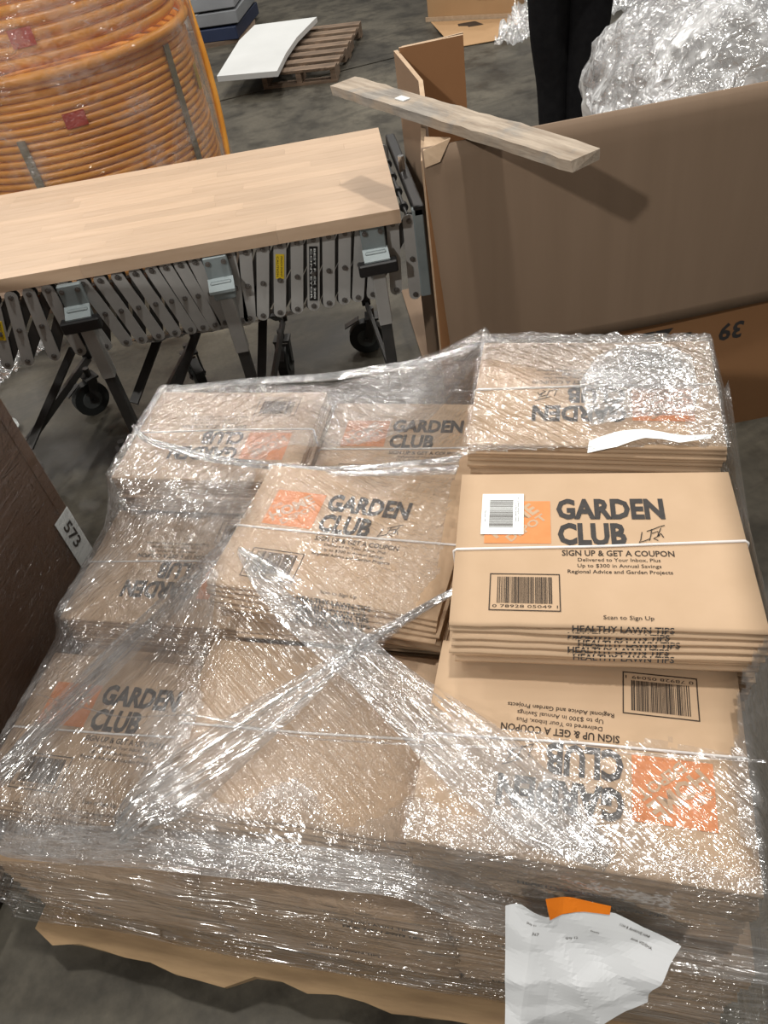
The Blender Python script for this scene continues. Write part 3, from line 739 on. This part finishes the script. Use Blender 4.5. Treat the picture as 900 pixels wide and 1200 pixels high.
def caster(parent, x, y, ang, r=.066):
    c = empty('caster', (x + CX, y + CY, 0), ang); c.parent = parent
    w = MB(); w.tube([(0, -.017, r), (0, .017, r)], r, 24); o = w.build('wheel', M['rubber'], c)
    w = MB(); w.tube([(0, -.020, r), (0, .020, r)], r * .55, 16); w.build('hub', M['hub'], c)
    f = MB()
    for s in (-1, 1): f.bar((0, s * .026, r - .012), (.03, s * .026, r * 2 + .012), .034, .004, (1, 0, 0))
    f.box(.005, .055, -.030, .030, r * 2 + .01, r * 2 + .018); f.tube([(.03, 0, r * 2 + .015), (.03, 0, r * 2 + .05)], .012, 8)
    f.tube([(0, -.032, r), (0, .032, r)], .007, 8)
    f.build('fork', M['steel_dark'], c)
    b = MB(); b.bar((-.02, 0, r * 2 + .012), (-.075, 0, r * 1.75), .03, .004, (0, 1, 0)); b.build('brake_pedal', M['steel_dark'], c)
def leg(x, y0, z1, far=None, ang=0):
    MB().box(x - .016 + CX, x + .016 + CX, y0 - .016 + CY, y0 + .016 + CY, .17, z1, bev=.002).build('leg', M['steel_dark'], cv)
    MB().box(x - .019 + CX, x + .019 + CX, y0 - .019 + CY, y0 + .019 + CY, .42, z1 + .02, bev=.002).build('leg_sleeve', M['steel'], cv)
for x, tilt in ((-1.12, 0), (-.731, 0), (-.324, 0), (.114, 0)):
    leg(x, 2.035, .62); caster(cv, x - .03, 2.035, R(200))
    b = MB(); b.box(x - .034 + CX, x + .034 + CX, 2.030 + CY, 2.046 + CY, .655, .721, bev=.003)
    b.put([(x - .036 + CX, 2.030 + CY, .66), (x + .036 + CX, 2.030 + CY, .66), (x + .036 + CX, 1.995 + CY, .638), (x - .036 + CX, 1.995 + CY, .638), (x - .036 + CX, 2.030 + CY, .652), (x + .036 + CX, 2.030 + CY, .652), (x + .036 + CX, 1.995 + CY, .630), (x - .036 + CX, 1.995 + CY, .630)],
          [(0, 3, 2, 1), (4, 5, 6, 7), (3, 7, 6, 2), (0, 4, 7, 3), (1, 2, 6, 5)])
    b.box(x - .03 + CX, x + .03 + CX, 2.012 + CY, 2.046 + CY, .60, .655, bev=.003)
    br = b.build('leg_bracket', M['bracket'], cv)
    for s in (-.022, .022):
        bo = link('bolt', BOLT, br, (x + s + CX, 2.030 + CY, .705))
for x in (-.731, .114):
    b = MB(); b.box(x - .055 + CX, x + .055 + CX, 1.985 + CY, 2.015 + CY, .598, .634, bev=.004); b.build('clamp_handle', M['black'], cv)
for x, cx, cy, ang in ((-1.12, -1.0, 2.49, R(35)), (-.70, -.592, 2.51, R(110)), (-.30, -.255, 2.48, R(80)), (.114, .063, 2.55, R(-5))):
    leg(cx + .02, 2.60, .68); caster(cv, cx, cy, ang)
    MB().bar((cx + .02 + CX, 2.6 + CY, .17), (x + CX, 2.05 + CY, .19), .03, .012, (0, 0, 1)).build('cross_bar', M['steel_dark'], cv)
for a, b in (((-.603, 2.25, .40), (-.709, 2.06, .29)), ((-.50, 2.42, .32), (-.66, 2.06, .17)), ((-.94, 2.40, .33), (-1.09, 2.06, .195)), ((-.262, 2.28, .40), (-.315, 2.06, .23)), ((-.56, 2.06, .50), (-.603, 2.25, .40)), ((-.20, 2.06, .50), (-.262, 2.28, .40)), ((-.47, 2.06, .50), (-.50, 2.42, .32)), ((-.215, 2.06, .50), (-.235, 2.45, .26))):
    MB().bar(Vector(a) + Vector((CX, CY, 0)), Vector(b) + Vector((CX, CY, 0)), .028, .008, (1, 0, 0)).build('brace', M['steel_dark'], cv)
# stickers on the lattice bars
def bar_sticker(i, t0, t1, w, mat, name, txt, tmat):
    a, za, c, zc = BARS[i + 8]; L = math.hypot(c - a, zc - za)
    e = empty(name, (a + CX, 2.0533 + CY, za)); bpy.data.objects.remove(e)
    mb = MB(); mb.box(-w / 2, w / 2, -.0012, 0, -L * t1, -L * t0); o = mb.build(name, mat, cv, loc=(a + CX, 2.0538 + CY, za)); o.rotation_euler = (0, -math.atan2(c - a, za - zc), 0)
    tm = MB(); x = -w * .32
    for tx, x in txt:
        fit_text(tm, tx, L * t0 + .006, L * t1 - .006, 0, w * .22, bold=.01, mtx=Matrix(((0, 1, 0, x), (0, 0, -1, -.0018), (-1, 0, 0, 0), (0, 0, 0, 1))))
    tm.build('sticker_lettering', tmat, o)
bar_sticker(16, .12, .48, .024, M['yellow'], 'yellow_sticker', [('PINCH POINT', .002), ('CAUTION', -.009)], M['ink'])
bar_sticker(18, .10, .92, .024, M['black'], 'black_sticker', [('BEST FLEX 200', .001), ('CONVEYOR', -.009)], M['sticker'])
bar_sticker(-1, .30, .60, .024, M['yellow'], 'yellow_sticker', [('PINCH POINT', .002), ('CAUTION', -.009)], M['ink'])
# strip of film caught under the lattice
def crumple(name, pts, widths, seed, mat, label, cat, amp=.012, n=60, m=14, group=None):
    pts = np.array(pts, float); d = np.r_[0, np.cumsum(np.linalg.norm(np.diff(pts, axis=0), axis=1))]; s = np.linspace(0, d[-1], n)
    P_ = np.stack([np.interp(s, d, pts[:, k]) for k in range(3)], -1); T = np.gradient(P_, axis=0); T /= np.linalg.norm(T, axis=1)[:, None]
    side = np.cross(T, [0, 0, 1]); side /= np.linalg.norm(side, axis=1)[:, None]; W = np.interp(s, np.linspace(0, d[-1], len(widths)), widths); vs = []
    for i in range(n):
        e1 = 1 + .5 * float(vnoise(np.array(s[i] * 20), np.array(1.5), seed))
        for j in range(m):
            q = j / (m - 1) - .5; h = amp * (abs(float(fbm(np.array(s[i] * 22), np.array(q * W[i] * 25 + 3), seed, 3))) * 1.6)
            vs.append(tuple(P_[i] + side[i] * q * W[i] * e1 + np.array([0, 0, h])))
    fs = [(i * m + j, (i + 1) * m + j, (i + 1) * m + j + 1, i * m + j + 1) for i in range(n - 1) for j in range(m - 1)]
    o0 = Vector(pts[0]); vs = [tuple(Vector(v) - o0) for v in vs]
    o = mesh_obj(name, vs, fs, mat, None, True, loc=o0); tag(o, label, cat, group); return o
crumple('film_scrap', [(-.66, 2.12, .465), (-.55, 2.10, .475), (-.42, 2.11, .468), (-.28, 2.11, .455), (-.14, 2.10, .475), (-.06, 2.10, .495)], [.03, .06, .05, .02, .03, .02], 5, M['film_bag'], 'pale film strip caught along the underside of the conveyor lattice', 'plastic film', .02)

# worktop of glued staves on the conveyor
wt = empty('wooden_worktop', (.195, 2.012, .724), R(-2.2)); tag(wt, 'pale butcher-block worktop lying on the conveyor', 'worktop')
LW, DW, TW = 1.95, .635, .038
nr = 14; sw = DW / nr; r_ = random.Random(11)
for i in range(nr):
    x = 0; first = True
    while x > -LW:
        L = r_.uniform(.28, .75) if not first else r_.uniform(.12, .6); x1 = max(-LW, x - L); first = False
        mb = MB(); mb.box(0, x1 - x + .0004, 0, sw - .0003, 0, TW) if False else mb.box(x1 - x + .0003, 0, 0, sw - .0003, 0, TW)
        o = mb.build('stave', M['stave'], wt, loc=(x + (i * .0), i * sw, 0)); x = x1

# ------------------------------------------------------------------ large open carton at the right
gb = empty('large_carton', (.235, 1.755, 0)); tag(gb, 'large open cardboard carton with its front flap folded down', 'carton')
GX, GY = -.235, -1.755
def panel(name, pts_plan, z0, z1, th, mat, parent, nz=1, ztop=None):
    """upright panel along plan points, thickness th; ztop: top height at each plan point"""
    P_ = [Vector((x + GX, y + GY, 0)) for x, y in pts_plan]; n = len(P_); mb = MB(); vs = []
    for i, p in enumerate(P_):
        d = (P_[min(i + 1, n - 1)] - P_[max(i - 1, 0)]).normalized(); nn = Vector((-d.y, d.x, 0)) * th / 2
        zt = ztop[i] if ztop else z1
        vs += [tuple(p - nn + Vector((0, 0, z0))), tuple(p + nn + Vector((0, 0, z0))), tuple(p + nn + Vector((0, 0, zt))), tuple(p - nn + Vector((0, 0, zt)))]
    fs = [(0, 1, 2, 3), tuple(reversed(range(4 * n - 4, 4 * n)))]
    for i in range(n - 1):
        a = 4 * i; b = a + 4
        for k in range(4): fs.append((a + k, b + k, b + (k + 1) % 4, a + (k + 1) % 4))
    mb.put(vs, fs); o = mb.build(name, mat, parent)
    o.data.materials.append(M['card_edge'])
    for p in o.data.polygons:
        if abs(p.normal.z) > .7: p.material_index = 1
    o.data.polygons[0].material_index = 1; o.data.polygons[1].material_index = 1
    return o
fwall = panel('front_panel', [(.235, 1.758), (1.75, 1.758)], 0.0, .995, .007, M['card_out'], gb)
panel('left_panel', [(.238, 1.765), (.262, 1.90), (.290, 2.05), (.312, 2.22), (.296, 2.36), (.282, 2.46)], 0.0, 1.0, .012, M['card'], gb, ztop=[.97, .985, .99, 1.0, 1.01, 1.02])
panel('back_panel', [(.290, 2.44), (.472, 2.43)], 0.0, 1.04, .010, M['card_out'], gb, ztop=[1.03, 1.035])
panel('back_panel_ply', [(.300, 2.455), (.40, 2.455), (.475, 2.442)], 0.5, 1.03, .006, M['card'], gb, ztop=[1.028, 1.03, 1.037])
panel('right_panel', [(1.75, 1.765), (1.75, 2.95)], 0, .98, .007, M['card'], gb)
panel('rear_low_panel', [(.95, 2.95), (1.745, 2.95)], 0, .45, .007, M['card'], gb)
MB().box(.25 + GX, 1.74 + GX, 1.77 + GY, 2.94 + GY, .001, .008).build('carton_bottom', M['card'], gb)
# folded front flap: hangs outside the wall, slightly proud and bowed
nx, nz = 30, 16; vs = []; fs = []
for k in range(2):
    for i in range(nx + 1):
        for j in range(nz + 1):
            t = j / nz; a = i / nx
            x = .232 + t * .032 * (1 - a) * .9 + (1.75 - .232) * a; z = 1.002 - t * .560
            y = 1.747 - .012 * math.sin(t * math.pi / 2) - .004 * math.sin(a * 9) * t - (.006 if k == 0 else 0) + .006 * math.sin(a * math.pi * 3 + 1) * t * t
            if t == 0: y += .008
            vs.append((x + GX, y + GY, z))
NN = (nx + 1) * (nz + 1); ix = lambda k, i, j: k * NN + i * (nz + 1) + j
for i in range(nx):
    for j in range(nz):
        fs.append((ix(0, i, j), ix(0, i, j + 1), ix(0, i + 1, j + 1), ix(0, i + 1, j))); fs.append((ix(1, i, j), ix(1, i + 1, j), ix(1, i + 1, j + 1), ix(1, i, j + 1)))
    fs.append((ix(0, i, nz), ix(1, i, nz), ix(1, i + 1, nz), ix(0, i + 1, nz))); fs.append((ix(0, i, 0), ix(0, i + 1, 0), ix(1, i + 1, 0), ix(1, i, 0)))
for j in range(nz): fs.append((ix(0, 0, j), ix(1, 0, j), ix(1, 0, j + 1), ix(0, 0, j + 1)))
o = mesh_obj('front_flap', vs, fs, M['card'], gb, True); o['label'] = 'grey-brown folded flap'
# small torn tab at the corner
MB().put([(.236 + GX, 1.742 + GY, 1.0), (.30 + GX, 1.75 + GY, 1.012), (.305 + GX, 1.79 + GY, 1.0), (.25 + GX, 1.80 + GY, 1.008), (.236 + GX, 1.735 + GY, .965), (.27 + GX, 1.735 + GY, .972)], [(0, 1, 2, 3), (0, 4, 5, 1)]).build('torn_tab', M['card_edge'], gb)
mtx = Matrix(((-1, 0, 0, 1.088 + GX), (0, 0, 1, 1.7535 + GY), (0, -1, 0, .378), (0, 0, 0, 1)))
for tx, x0, x1, y in (('39', 0, .068, 0), ('-', .150, .172, -.008), ('ZL', .205, .29, -.02)):
    tm = MB(); fit_text(tm, tx, x0, x1, y, .052, bold=.03, mtx=mtx); tm.build('printed_number', M['ink'], gb)
# weathered plank across the carton's corner
pa = Vector((.108, 2.205, 0)); pb = Vector((.512, 1.465, 0)); d_ = pb - pa; L = d_.length
pk = empty('weathered_plank', (pa.x, pa.y, 1.017), math.atan2(d_.y, d_.x)); tag(pk, 'weathered grey wooden plank resting across the carton corner', 'plank')
r_ = np.random.default_rng(5); n = 26; vs = []
for i in range(n + 1):
    x = L * i / n; a, b = r_.normal(0, .0016, 2); tz = r_.normal(0, .0008); w0, w1 = -.040 + a, .040 + b
    if i == n: w1 -= .004
    vs += [(x + .006 * (i == 0), w0, 0), (x, w1, 0), (x, w1, .022 + tz), (x - .005 * (i == n), w0, .022 + tz)]
fs = [(0, 3, 2, 1), tuple(range(4 * n, 4 * n + 4))]
for i in range(n):
    a = 4 * i; b = a + 4
    for k in range(4): fs.append((a + k, a + (k + 1) % 4, b + (k + 1) % 4, b + k))
mesh_obj('plank_board', vs, fs, M['plank'], pk)
MB().box(.24, .275, -.012, .010, .0205, .0245, bev=.001).build('plaster_smear', M['white_board'], pk)

# heap of clear bags in the carton
def blob(name, c, rad, seed, label, mat, amp=.11, sub=5, ridg=1.0):
    bm = bmesh.new(); bmesh.ops.create_icosphere(bm, subdivisions=sub, radius=1)
    co = np.array([v.co[:] for v in bm.verts]); x, y, z = co.T
    th = np.arctan2(y, x); k = fbm(x * 2.2 + 5 + seed, y * 2.2 + z * 1.7 + 9, seed, 3) * .5 + np.abs(fbm(x * 6 + z * 2 + 11, y * 6 - z * 3 + 21, seed + 5, 3)) * .45 * ridg + np.abs(fbm(x * 15 + z * 5 + 41, y * 15 - z * 8 + 61, seed + 9, 2)) * .16
    co = co * (1 + amp * k * 2)[:, None] * np.array(rad)
    for v, q in zip(bm.verts, co): v.co = q
    mb = MB(); mb.bm(bm); bm.free(); o = mb.build(name, mat, None, False, loc=c)
    tag(o, label, 'plastic bag', 'heap of clear film in the large carton'); return o
blob('film_heap', (1.29, 2.42, .66), (.46, .42, .40), 3, 'big rounded mass of crumpled clear film rising from the carton', M['film_bag'])
blob('film_heap', (1.30, 2.40, .24), (.42, .45, .22), 8, 'flattened crumpled clear film at the bottom of the carton', M['film_bag'])
blob('film_heap', (1.56, 2.36, 1.02), (.24, .28, .16), 14, 'smaller crumpled clear bag on top of the film heap at the right edge', M['film_bag'])
crumple('film_scrap', [(.845, 2.35, .60), (.83, 2.34, .72), (.80, 2.33, .82), (.785, 2.33, .90)], [.09, .07, .05, .008], 9, M['sticker'], 'pointed white film tail standing up beside the film heap', 'plastic film', .006)

# ------------------------------------------------------------------ orange pipe coils
CC = Vector((-1.04, 3.90, 0))
make_pallet('coil_pallet', 'old wooden pallet under the orange pipe coils', (CC.x - .6, CC.y - .55, 0), 0, 1.2, 1.1, .12, M['old_wood'], 61)
def torus(name, Rr, r, seg=72, sec=10, mat=None):
    mb = MB(); vs = []; fs = []
    for i in range(seg):
        a = 2 * math.pi * i / seg
        for k in range(sec):
            b = 2 * math.pi * k / sec; vs.append(((Rr + r * math.cos(b)) * math.cos(a), (Rr + r * math.cos(b)) * math.sin(a), r * math.sin(b)))
    for i in range(seg):
        for k in range(sec):
            i2 = (i + 1) % seg; k2 = (k + 1) % sec; fs.append((i * sec + k, i2 * sec + k, i2 * sec + k2, i * sec + k2))
    return mb.put(vs, fs).mesh(name, mat or M['orange'], True)
TUR = torus('pipe_turn', .585, .0142, 64, 8); TUR2 = torus('pipe_turn', .556, .020); RIM = torus('pipe_turn', .605, .020)
c1 = empty('orange_pipe_coil', (CC.x, CC.y, .121)); tag(c1, 'lower coil of ribbed orange pipe wrapped in film behind the worktop', 'pipe coil', 'stacked pipe coils')
for k in range(28): link('pipe_turn', TUR, c1, (random.uniform(-.002, .002), random.uniform(-.002, .002), .0145 + k * .0287))
link('pipe_turn', RIM, c1, (0, 0, .822))
for ang, w in ((-57, .05), (-97, .055), (-28, .06)):
    a = R(ang); mb = MB(); mb.bar((.604 * math.cos(a), .604 * math.sin(a), .0), (.604 * math.cos(a), .604 * math.sin(a), {-57: .33, -97: .62, -28: .78}[ang]), w * .6, .004, (-math.sin(a), math.cos(a), 0)); mb.build('strap', M['strap'], c1)
c2 = empty('orange_pipe_coil', (CC.x, CC.y, .965)); tag(c2, 'upper coil of bright orange pipe on top of the other coil', 'pipe coil', 'stacked pipe coils')
for k in range(9): link('pipe_turn', TUR2, c2, (random.uniform(-.003, .003), 0, .02 + k * .041))
def coil_label(parent, ang, Rr, z, w, h, name='red_label', mat='red'):
    n = 5; vs = []; da = w / Rr
    for i in range(n + 1):
        a = R(ang) - da / 2 + da * i / n
        for zz in (z - h / 2, z + h / 2):
            vs.append((Rr * math.cos(a), Rr * math.sin(a), zz)); vs.append(((Rr + .002) * math.cos(a), (Rr + .002) * math.sin(a), zz))
    fs = []
    for i in range(n):
        a = 4 * i; b = a + 4; fs += [(a + 1, b + 1, b + 3, a + 3), (a, a + 2, b + 2, b), (a + 2, a + 3, b + 3, b + 2), (a, b, b + 1, a + 1)]
    MB().put(vs, fs).build(name, M[mat], parent)
coil_label(c1, -75, .602, .655, .085, .055); coil_label(c2, -82, .578, .10, .085, .06); coil_label(c1, -8, .605, .60, .05, .10, 'yellow_label', 'yellow_tape')
# loose end of pipe running down the coil's right flank
pts = []
for i in range(30):
    t = i / 29; a = R(8 - 22 * t); rr = .628 + .02 * math.sin(t * 3.1); pts.append((CC.x + rr * math.cos(a), CC.y + rr * math.sin(a), .98 - .83 * t))
lo_ = MB().tube([Vector(p) - Vector((CC.x, CC.y, .121)) for p in pts], .014, 8).build('loose_pipe_end', M['orange'], c1, True)
pts = []
for i in range(24):
    t = i / 23; a = R(-112 + 25 * t); pts.append((.622 * math.cos(a), .622 * math.sin(a), .40 - .28 * math.sin(t * 1.7)))
MB().tube(pts, .012, 8).build('loose_pipe_loop', M['orange'], c1, True)
# film round the coils
nu, nz = 150, 60; vs = []
for i in range(nu):
    for j in range(nz):
        a = 2 * math.pi * i / nu; t = j / (nz - 1); z = .02 + 1.30 * t
        rr = .635 + .05 * max(0, .5 - t) ** 1.3 - .035 * max(0, t - .72) / .28 + .012 * float(abs(fbm(np.array(i * .55), np.array(t * 9 + i * .1), 55, 3)))
        vs.append((rr * math.cos(a), rr * math.sin(a), z))
fs = [(i * nz + j, ((i + 1) % nu) * nz + j, ((i + 1) % nu) * nz + j + 1, i * nz + j + 1) for i in range(nu) for j in range(nz - 1)]
o = mesh_obj('coil_film', vs, fs, M['film_coil'], None, True, loc=(CC.x, CC.y, .121)); tag(o, 'clear film wrapped around the orange pipe coils', 'plastic film')

# ------------------------------------------------------------------ background
# white board on a broken pallet
A = R(-17)
bp = make_pallet('broken_pallet', 'broken brown pallet under the white board in the background', (-.27, 6.10, 0), R(-16), .54, 1.12, .10, M['old_wood'], 71)
wb = empty('white_board', (-.565, 6.02, .125)); tag(wb, 'large white panel lying on the broken pallet', 'panel')
q = [(0, 0), (.42, -.15), (.50, .25), (.60, .60), (.785, 1.03), (.29, 1.14), (.16, .80)]
vs = [(x, y, 0) for x, y in q] + [(x, y, .035) for x, y in q]; N = len(q)
for i in range(N):
    lift = .03 * max(0, vs[i][1] - .4)
    vs[i] = (vs[i][0], vs[i][1], vs[i][2] + lift); vs[i + N] = (vs[i + N][0], vs[i + N][1], vs[i + N][2] + lift)
mesh_obj('board_slab', vs, [tuple(reversed(range(N))), tuple(range(N, 2 * N))] + [(i, (i + 1) % N, N + (i + 1) % N, N + i) for i in range(N)], M['white_board'], wb)
MB().box(-.16, .46, 0, .08, -.023, -.001, mtx=Matrix.Rotation(R(72), 4, 'Z')).build('board_batten', M['old_wood'], wb, loc=(.22, .18, 0))
# stacked grey cartons behind the coils
words = ['lowest', 'second', 'third', 'fourth', 'top']
for k in range(5):
    e = empty('flat_carton', (-.72 + .015 * (k % 2), 8.0, .03 + k * .112), R(-14 + 2 * (k % 3))); tag(e, '%s of the stacked flat grey cartons behind the coils' % words[k], 'carton', 'stack of flat grey cartons')
    MB().box(-.38, .38, -.40, .40, 0, .095, bev=.006).build('carton_body', M['blue'] if k == 0 else M['grey_carton'], e)
    MB().box(-.05, .05, -.402, .402, .093, .097).build('tape', M['white_board'], e)
    MB().box(-.25, -.05, -.4025, -.399, .02, .075).build('label', M['white_board'], e)
o = MB().box(-1.15, -.30, 7.55, 8.45, 0, .03).build('low_skid', M['old_wood']); tag(o, 'low wooden skid under the grey cartons', 'skid')
# cartons at the top
def box_open(name, loc, rotz, w, d, h, label, mat):
    e = empty(name, loc, rotz); tag(e, label, 'carton')
    t = .006
    MB().box(0, w, 0, t, 0, h).build('front_panel', mat, e); MB().box(0, t, t, d, 0, h).build('side_panel', mat, e); MB().box(w - t, w, t, d, 0, h).build('side_panel', mat, e)
    MB().box(0, w, d, d + t, 0, h).build('back_panel', mat, e); MB().box(t, w - t, t, d, 0, t).build('bottom_panel', mat, e)
    return e
e = box_open('brown_carton', (1.10, 7.06, 0), R(-30), .72, .5, .55, 'upright tan carton with a dark hand hole in the background', M['card_far'])
MB().box(.42, .56, -.004, .001, .13, .22).build('hand_hole_shade', M['black'], e)  # black plate that puts the shade inside the hole into colour
MB().box(-.02, .74, -.012, -.004, .0, .03).build('bottom_edge', M['card_edge'], e)
fp = [(.03, -.03, .004), (.70, -.03, .004), (.80, -.22, .012), (.74, -.60, .012), (.46, -.72, .006), (.22, -.36, .02)]
MB().put(fp + [(x, y, z - .004) for x, y, z in fp],
         [(0, 5, 4, 3, 2, 1), (6, 7, 8, 9, 10, 11), (5, 11, 10, 4), (4, 10, 9, 3), (3, 9, 8, 2), (2, 8, 7, 1), (0, 6, 11, 5)]).build('fallen_flap', M['card_far'], e)
MB().put([(.30, -.16, .013), (.42, -.10, .013), (.52, -.20, .014), (.36, -.30, .014)], [(0, 3, 2, 1)]).build('torn_hole_shade', M['black'], e)  # flat black patch, the dark of the tear put into colour
crumple('film_scrap', [(1.45, 5.95, .02), (1.62, 6.15, .03), (1.80, 6.45, .03), (1.95, 6.8, .02)], [.16, .26, .30, .2], 15, M['film_bag'], 'crumpled film on the floor between the tan carton and the person', 'plastic film', .12)
crumple('film_scrap', [(1.98, 6.15, .01), (2.4, 6.3, .02), (2.9, 6.7, .02)], [.10, .22, .16], 25, M['film_bag'], 'crumpled film on the floor to the right of the person', 'plastic film', .10)
o = MB().tube([(2.15, 7.2, .03), (2.35, 7.1, .05), (2.6, 6.98, .04), (2.62, 6.85, .03)], .03, 8).build('grey_hose', M['bracket'], None, True); tag(o, 'grey hose end lying on the floor behind the film heap', 'hose')
crumple('film_scrap', [(-1.50, 2.80, .01), (-1.40, 2.95, .02), (-1.28, 3.05, .01)], [.10, .16, .08], 35, M['film_bag'], 'pale film scrap on the floor under the left end of the conveyor', 'plastic film', .05)
crumple('film_scrap', [(-1.42, 2.40, .01), (-1.36, 2.46, .02), (-1.30, 2.49, .01)], [.05, .09, .05], 45, M['sticker'], 'small white paper scrap on the floor by the left conveyor caster', 'paper', .04)

# ------------------------------------------------------------------ person in black
def skin(name, joints, edges, mat, parent, sub=2):
    me = bpy.data.meshes.new(name); me.from_pydata([j[0] for j in joints], edges, []); me.update()
    o = link(name, me, parent); me.materials.append(mat)
    md = o.modifiers.new('skin', 'SKIN'); md.use_smooth_shade = True
    if not me.skin_vertices: me.attributes.new('skin', 'FLOAT', 'POINT') if False else None
    bm = bmesh.new(); bm.from_mesh(me); lay = bm.verts.layers.skin.verify(); bm.verts.ensure_lookup_table()
    for v, j in zip(bm.verts, joints):
        r = j[1]; v[lay].radius = (r, r) if not isinstance(r, tuple) else r; v[lay].use_root = (v.index == 0)
    bm.to_mesh(me); bm.free()
    sb = o.modifiers.new('subdiv', 'SUBSURF'); sb.levels = sub; sb.render_levels = sub
    return o
pe = empty('person', (1.17, 3.66, 0), R(168)); tag(pe, 'person in loose black clothes standing behind the carton', 'person')
J = [((0, 0, .95), (.12, .09)), ((0, 0, 1.12), (.11, .08)), ((0, 0, 1.32), (.12, .09)), ((0, 0, 1.45), (.10, .08)), ((0, .0, 1.53), .055), ((0, -.01, 1.62), (.075, .085)), ((0, -.01, 1.72), (.07, .085)),
     ((-.085, 0, .88), .095), ((-.062, .01, .50), .055), ((-.055, .02, .28), .045), ((-.055, .03, .09), .036), ((-.06, -.10, .035), .03),
     ((.085, .0, .88), .095), ((.062, -.02, .50), .055), ((.060, 0, .28), .045), ((.065, .02, .09), .036), ((.07, -.11, .035), .03),
     ((-.19, 0, 1.42), .06), ((-.24, .02, 1.17), .045), ((-.20, -.20, 1.12), .035), ((.19, 0, 1.42), .06), ((.24, .02, 1.17), .045), ((.20, -.20, 1.12), .035)]
E_ = [(0, 1), (1, 2), (2, 3), (3, 4), (4, 5), (5, 6), (0, 7), (7, 8), (8, 9), (9, 10), (10, 11), (0, 12), (12, 13), (13, 14), (14, 15), (15, 16), (3, 17), (17, 18), (18, 19), (3, 20), (20, 21), (21, 22)]
skin('body', J, E_, M['skin'], pe)
for s in (-1, 1):      # hands: palm and five fingers
    HJ = [((s * .20, -.21, 1.12), .028), ((s * .19, -.25, 1.115), .032), ((s * .185, -.285, 1.11), .030)]; HE = [(0, 1), (1, 2)]
    for k, (dx, L) in enumerate(((-.028, .062), (-.010, .072), (.008, .068), (.026, .052))):
        b = len(HJ); HJ += [((s * .185 + dx, -.30, 1.105), .009), ((s * .185 + dx, -.30 - L * .55, 1.095), .0085), ((s * .185 + dx, -.295 - L * .9, 1.075), .0075)]; HE += [(2, b), (b, b + 1), (b + 1, b + 2)]
    b = len(HJ); HJ += [((s * .155, -.255, 1.115), .010), ((s * .143, -.285, 1.108), .009), ((s * .14, -.31, 1.10), .008)]; HE += [(1, b), (b, b + 1), (b + 1, b + 2)]
    skin('hand', HJ, HE, M['skin'], pe, 1)
skin('trousers', [((0, .01, 1.06), (.165, .125)), ((-.085, .005, .86), .112), ((-.080, .01, .62), .092), ((-.062, .01, .48), .080), ((-.055, .02, .28), .068), ((-.055, .03, .08), .062), ((.080, .0, .86), .112), ((.078, -.01, .62), .092), ((.062, -.02, .48), .080), ((.060, 0, .28), .068), ((.065, .02, .08), .062)],
     [(0, 1), (1, 2), (2, 3), (3, 4), (4, 5), (0, 6), (6, 7), (7, 8), (8, 9), (9, 10)], M['cloth'], pe)
skin('sweatshirt', [((0, 0, .83), (.185, .145)), ((0, 0, 1.12), (.165, .13)), ((0, 0, 1.32), (.18, .135)), ((0, 0, 1.45), (.12, .10)), ((0, 0, 1.50), (.07, .07)), ((-.20, 0, 1.41), .078), ((-.25, .02, 1.17), .062), ((-.205, -.185, 1.125), .048), ((.20, 0, 1.41), .078), ((.25, .02, 1.17), .062), ((.205, -.185, 1.125), .048)],
     [(0, 1), (1, 2), (2, 3), (3, 4), (3, 5), (5, 6), (6, 7), (3, 8), (8, 9), (9, 10)], M['cloth'], pe)
for x, y in ((-.055, .03), (.065, .02)):
    skin('shoe', [((x, y + .01, .06), .052), ((x, y - .06, .045), .045), ((x, y - .16, .035), .038)], [(0, 1), (1, 2)], M['black'], pe)
bm = bmesh.new(); bmesh.ops.create_uvsphere(bm, u_segments=20, v_segments=14, radius=1)
for v in bm.verts:
    v.co = Vector((v.co.x * .088, v.co.y * .105 + .012, v.co.z * .085 + 1.745))
bmesh.ops.delete(bm, geom=[v for v in bm.verts if v.co.z < 1.70 and v.co.y < .03], context='VERTS')
mb = MB(); mb.bm(bm); bm.free(); mb.build('hair', M['hair'], pe, True)
f = MB(); f.tube([(0, -.092, 1.685), (0, -.115, 1.655), (0, -.095, 1.645)], [.008, .014, .010], 8); f.build('nose', M['skin'], pe, True)
f = MB(); f.tube([(-.025, -.088, 1.615), (0, -.094, 1.612), (.025, -.088, 1.615)], [.003, .006, .003], 6); f.build('mouth', M['red'], pe, True)
for s in (-1, 1):
    f = MB(); f.tube([(s * .03 - .010, -.088, 1.69), (s * .03, -.093, 1.69), (s * .03 + .010, -.088, 1.69)], [.003, .007, .003], 8); f.build('eye', M['black'], pe, True)
    f = MB(); f.tube([(s * .082, .0, 1.70), (s * .092, .01, 1.675), (s * .082, .0, 1.645)], [.008, .014, .008], 8); f.build('ear', M['skin'], pe, True)
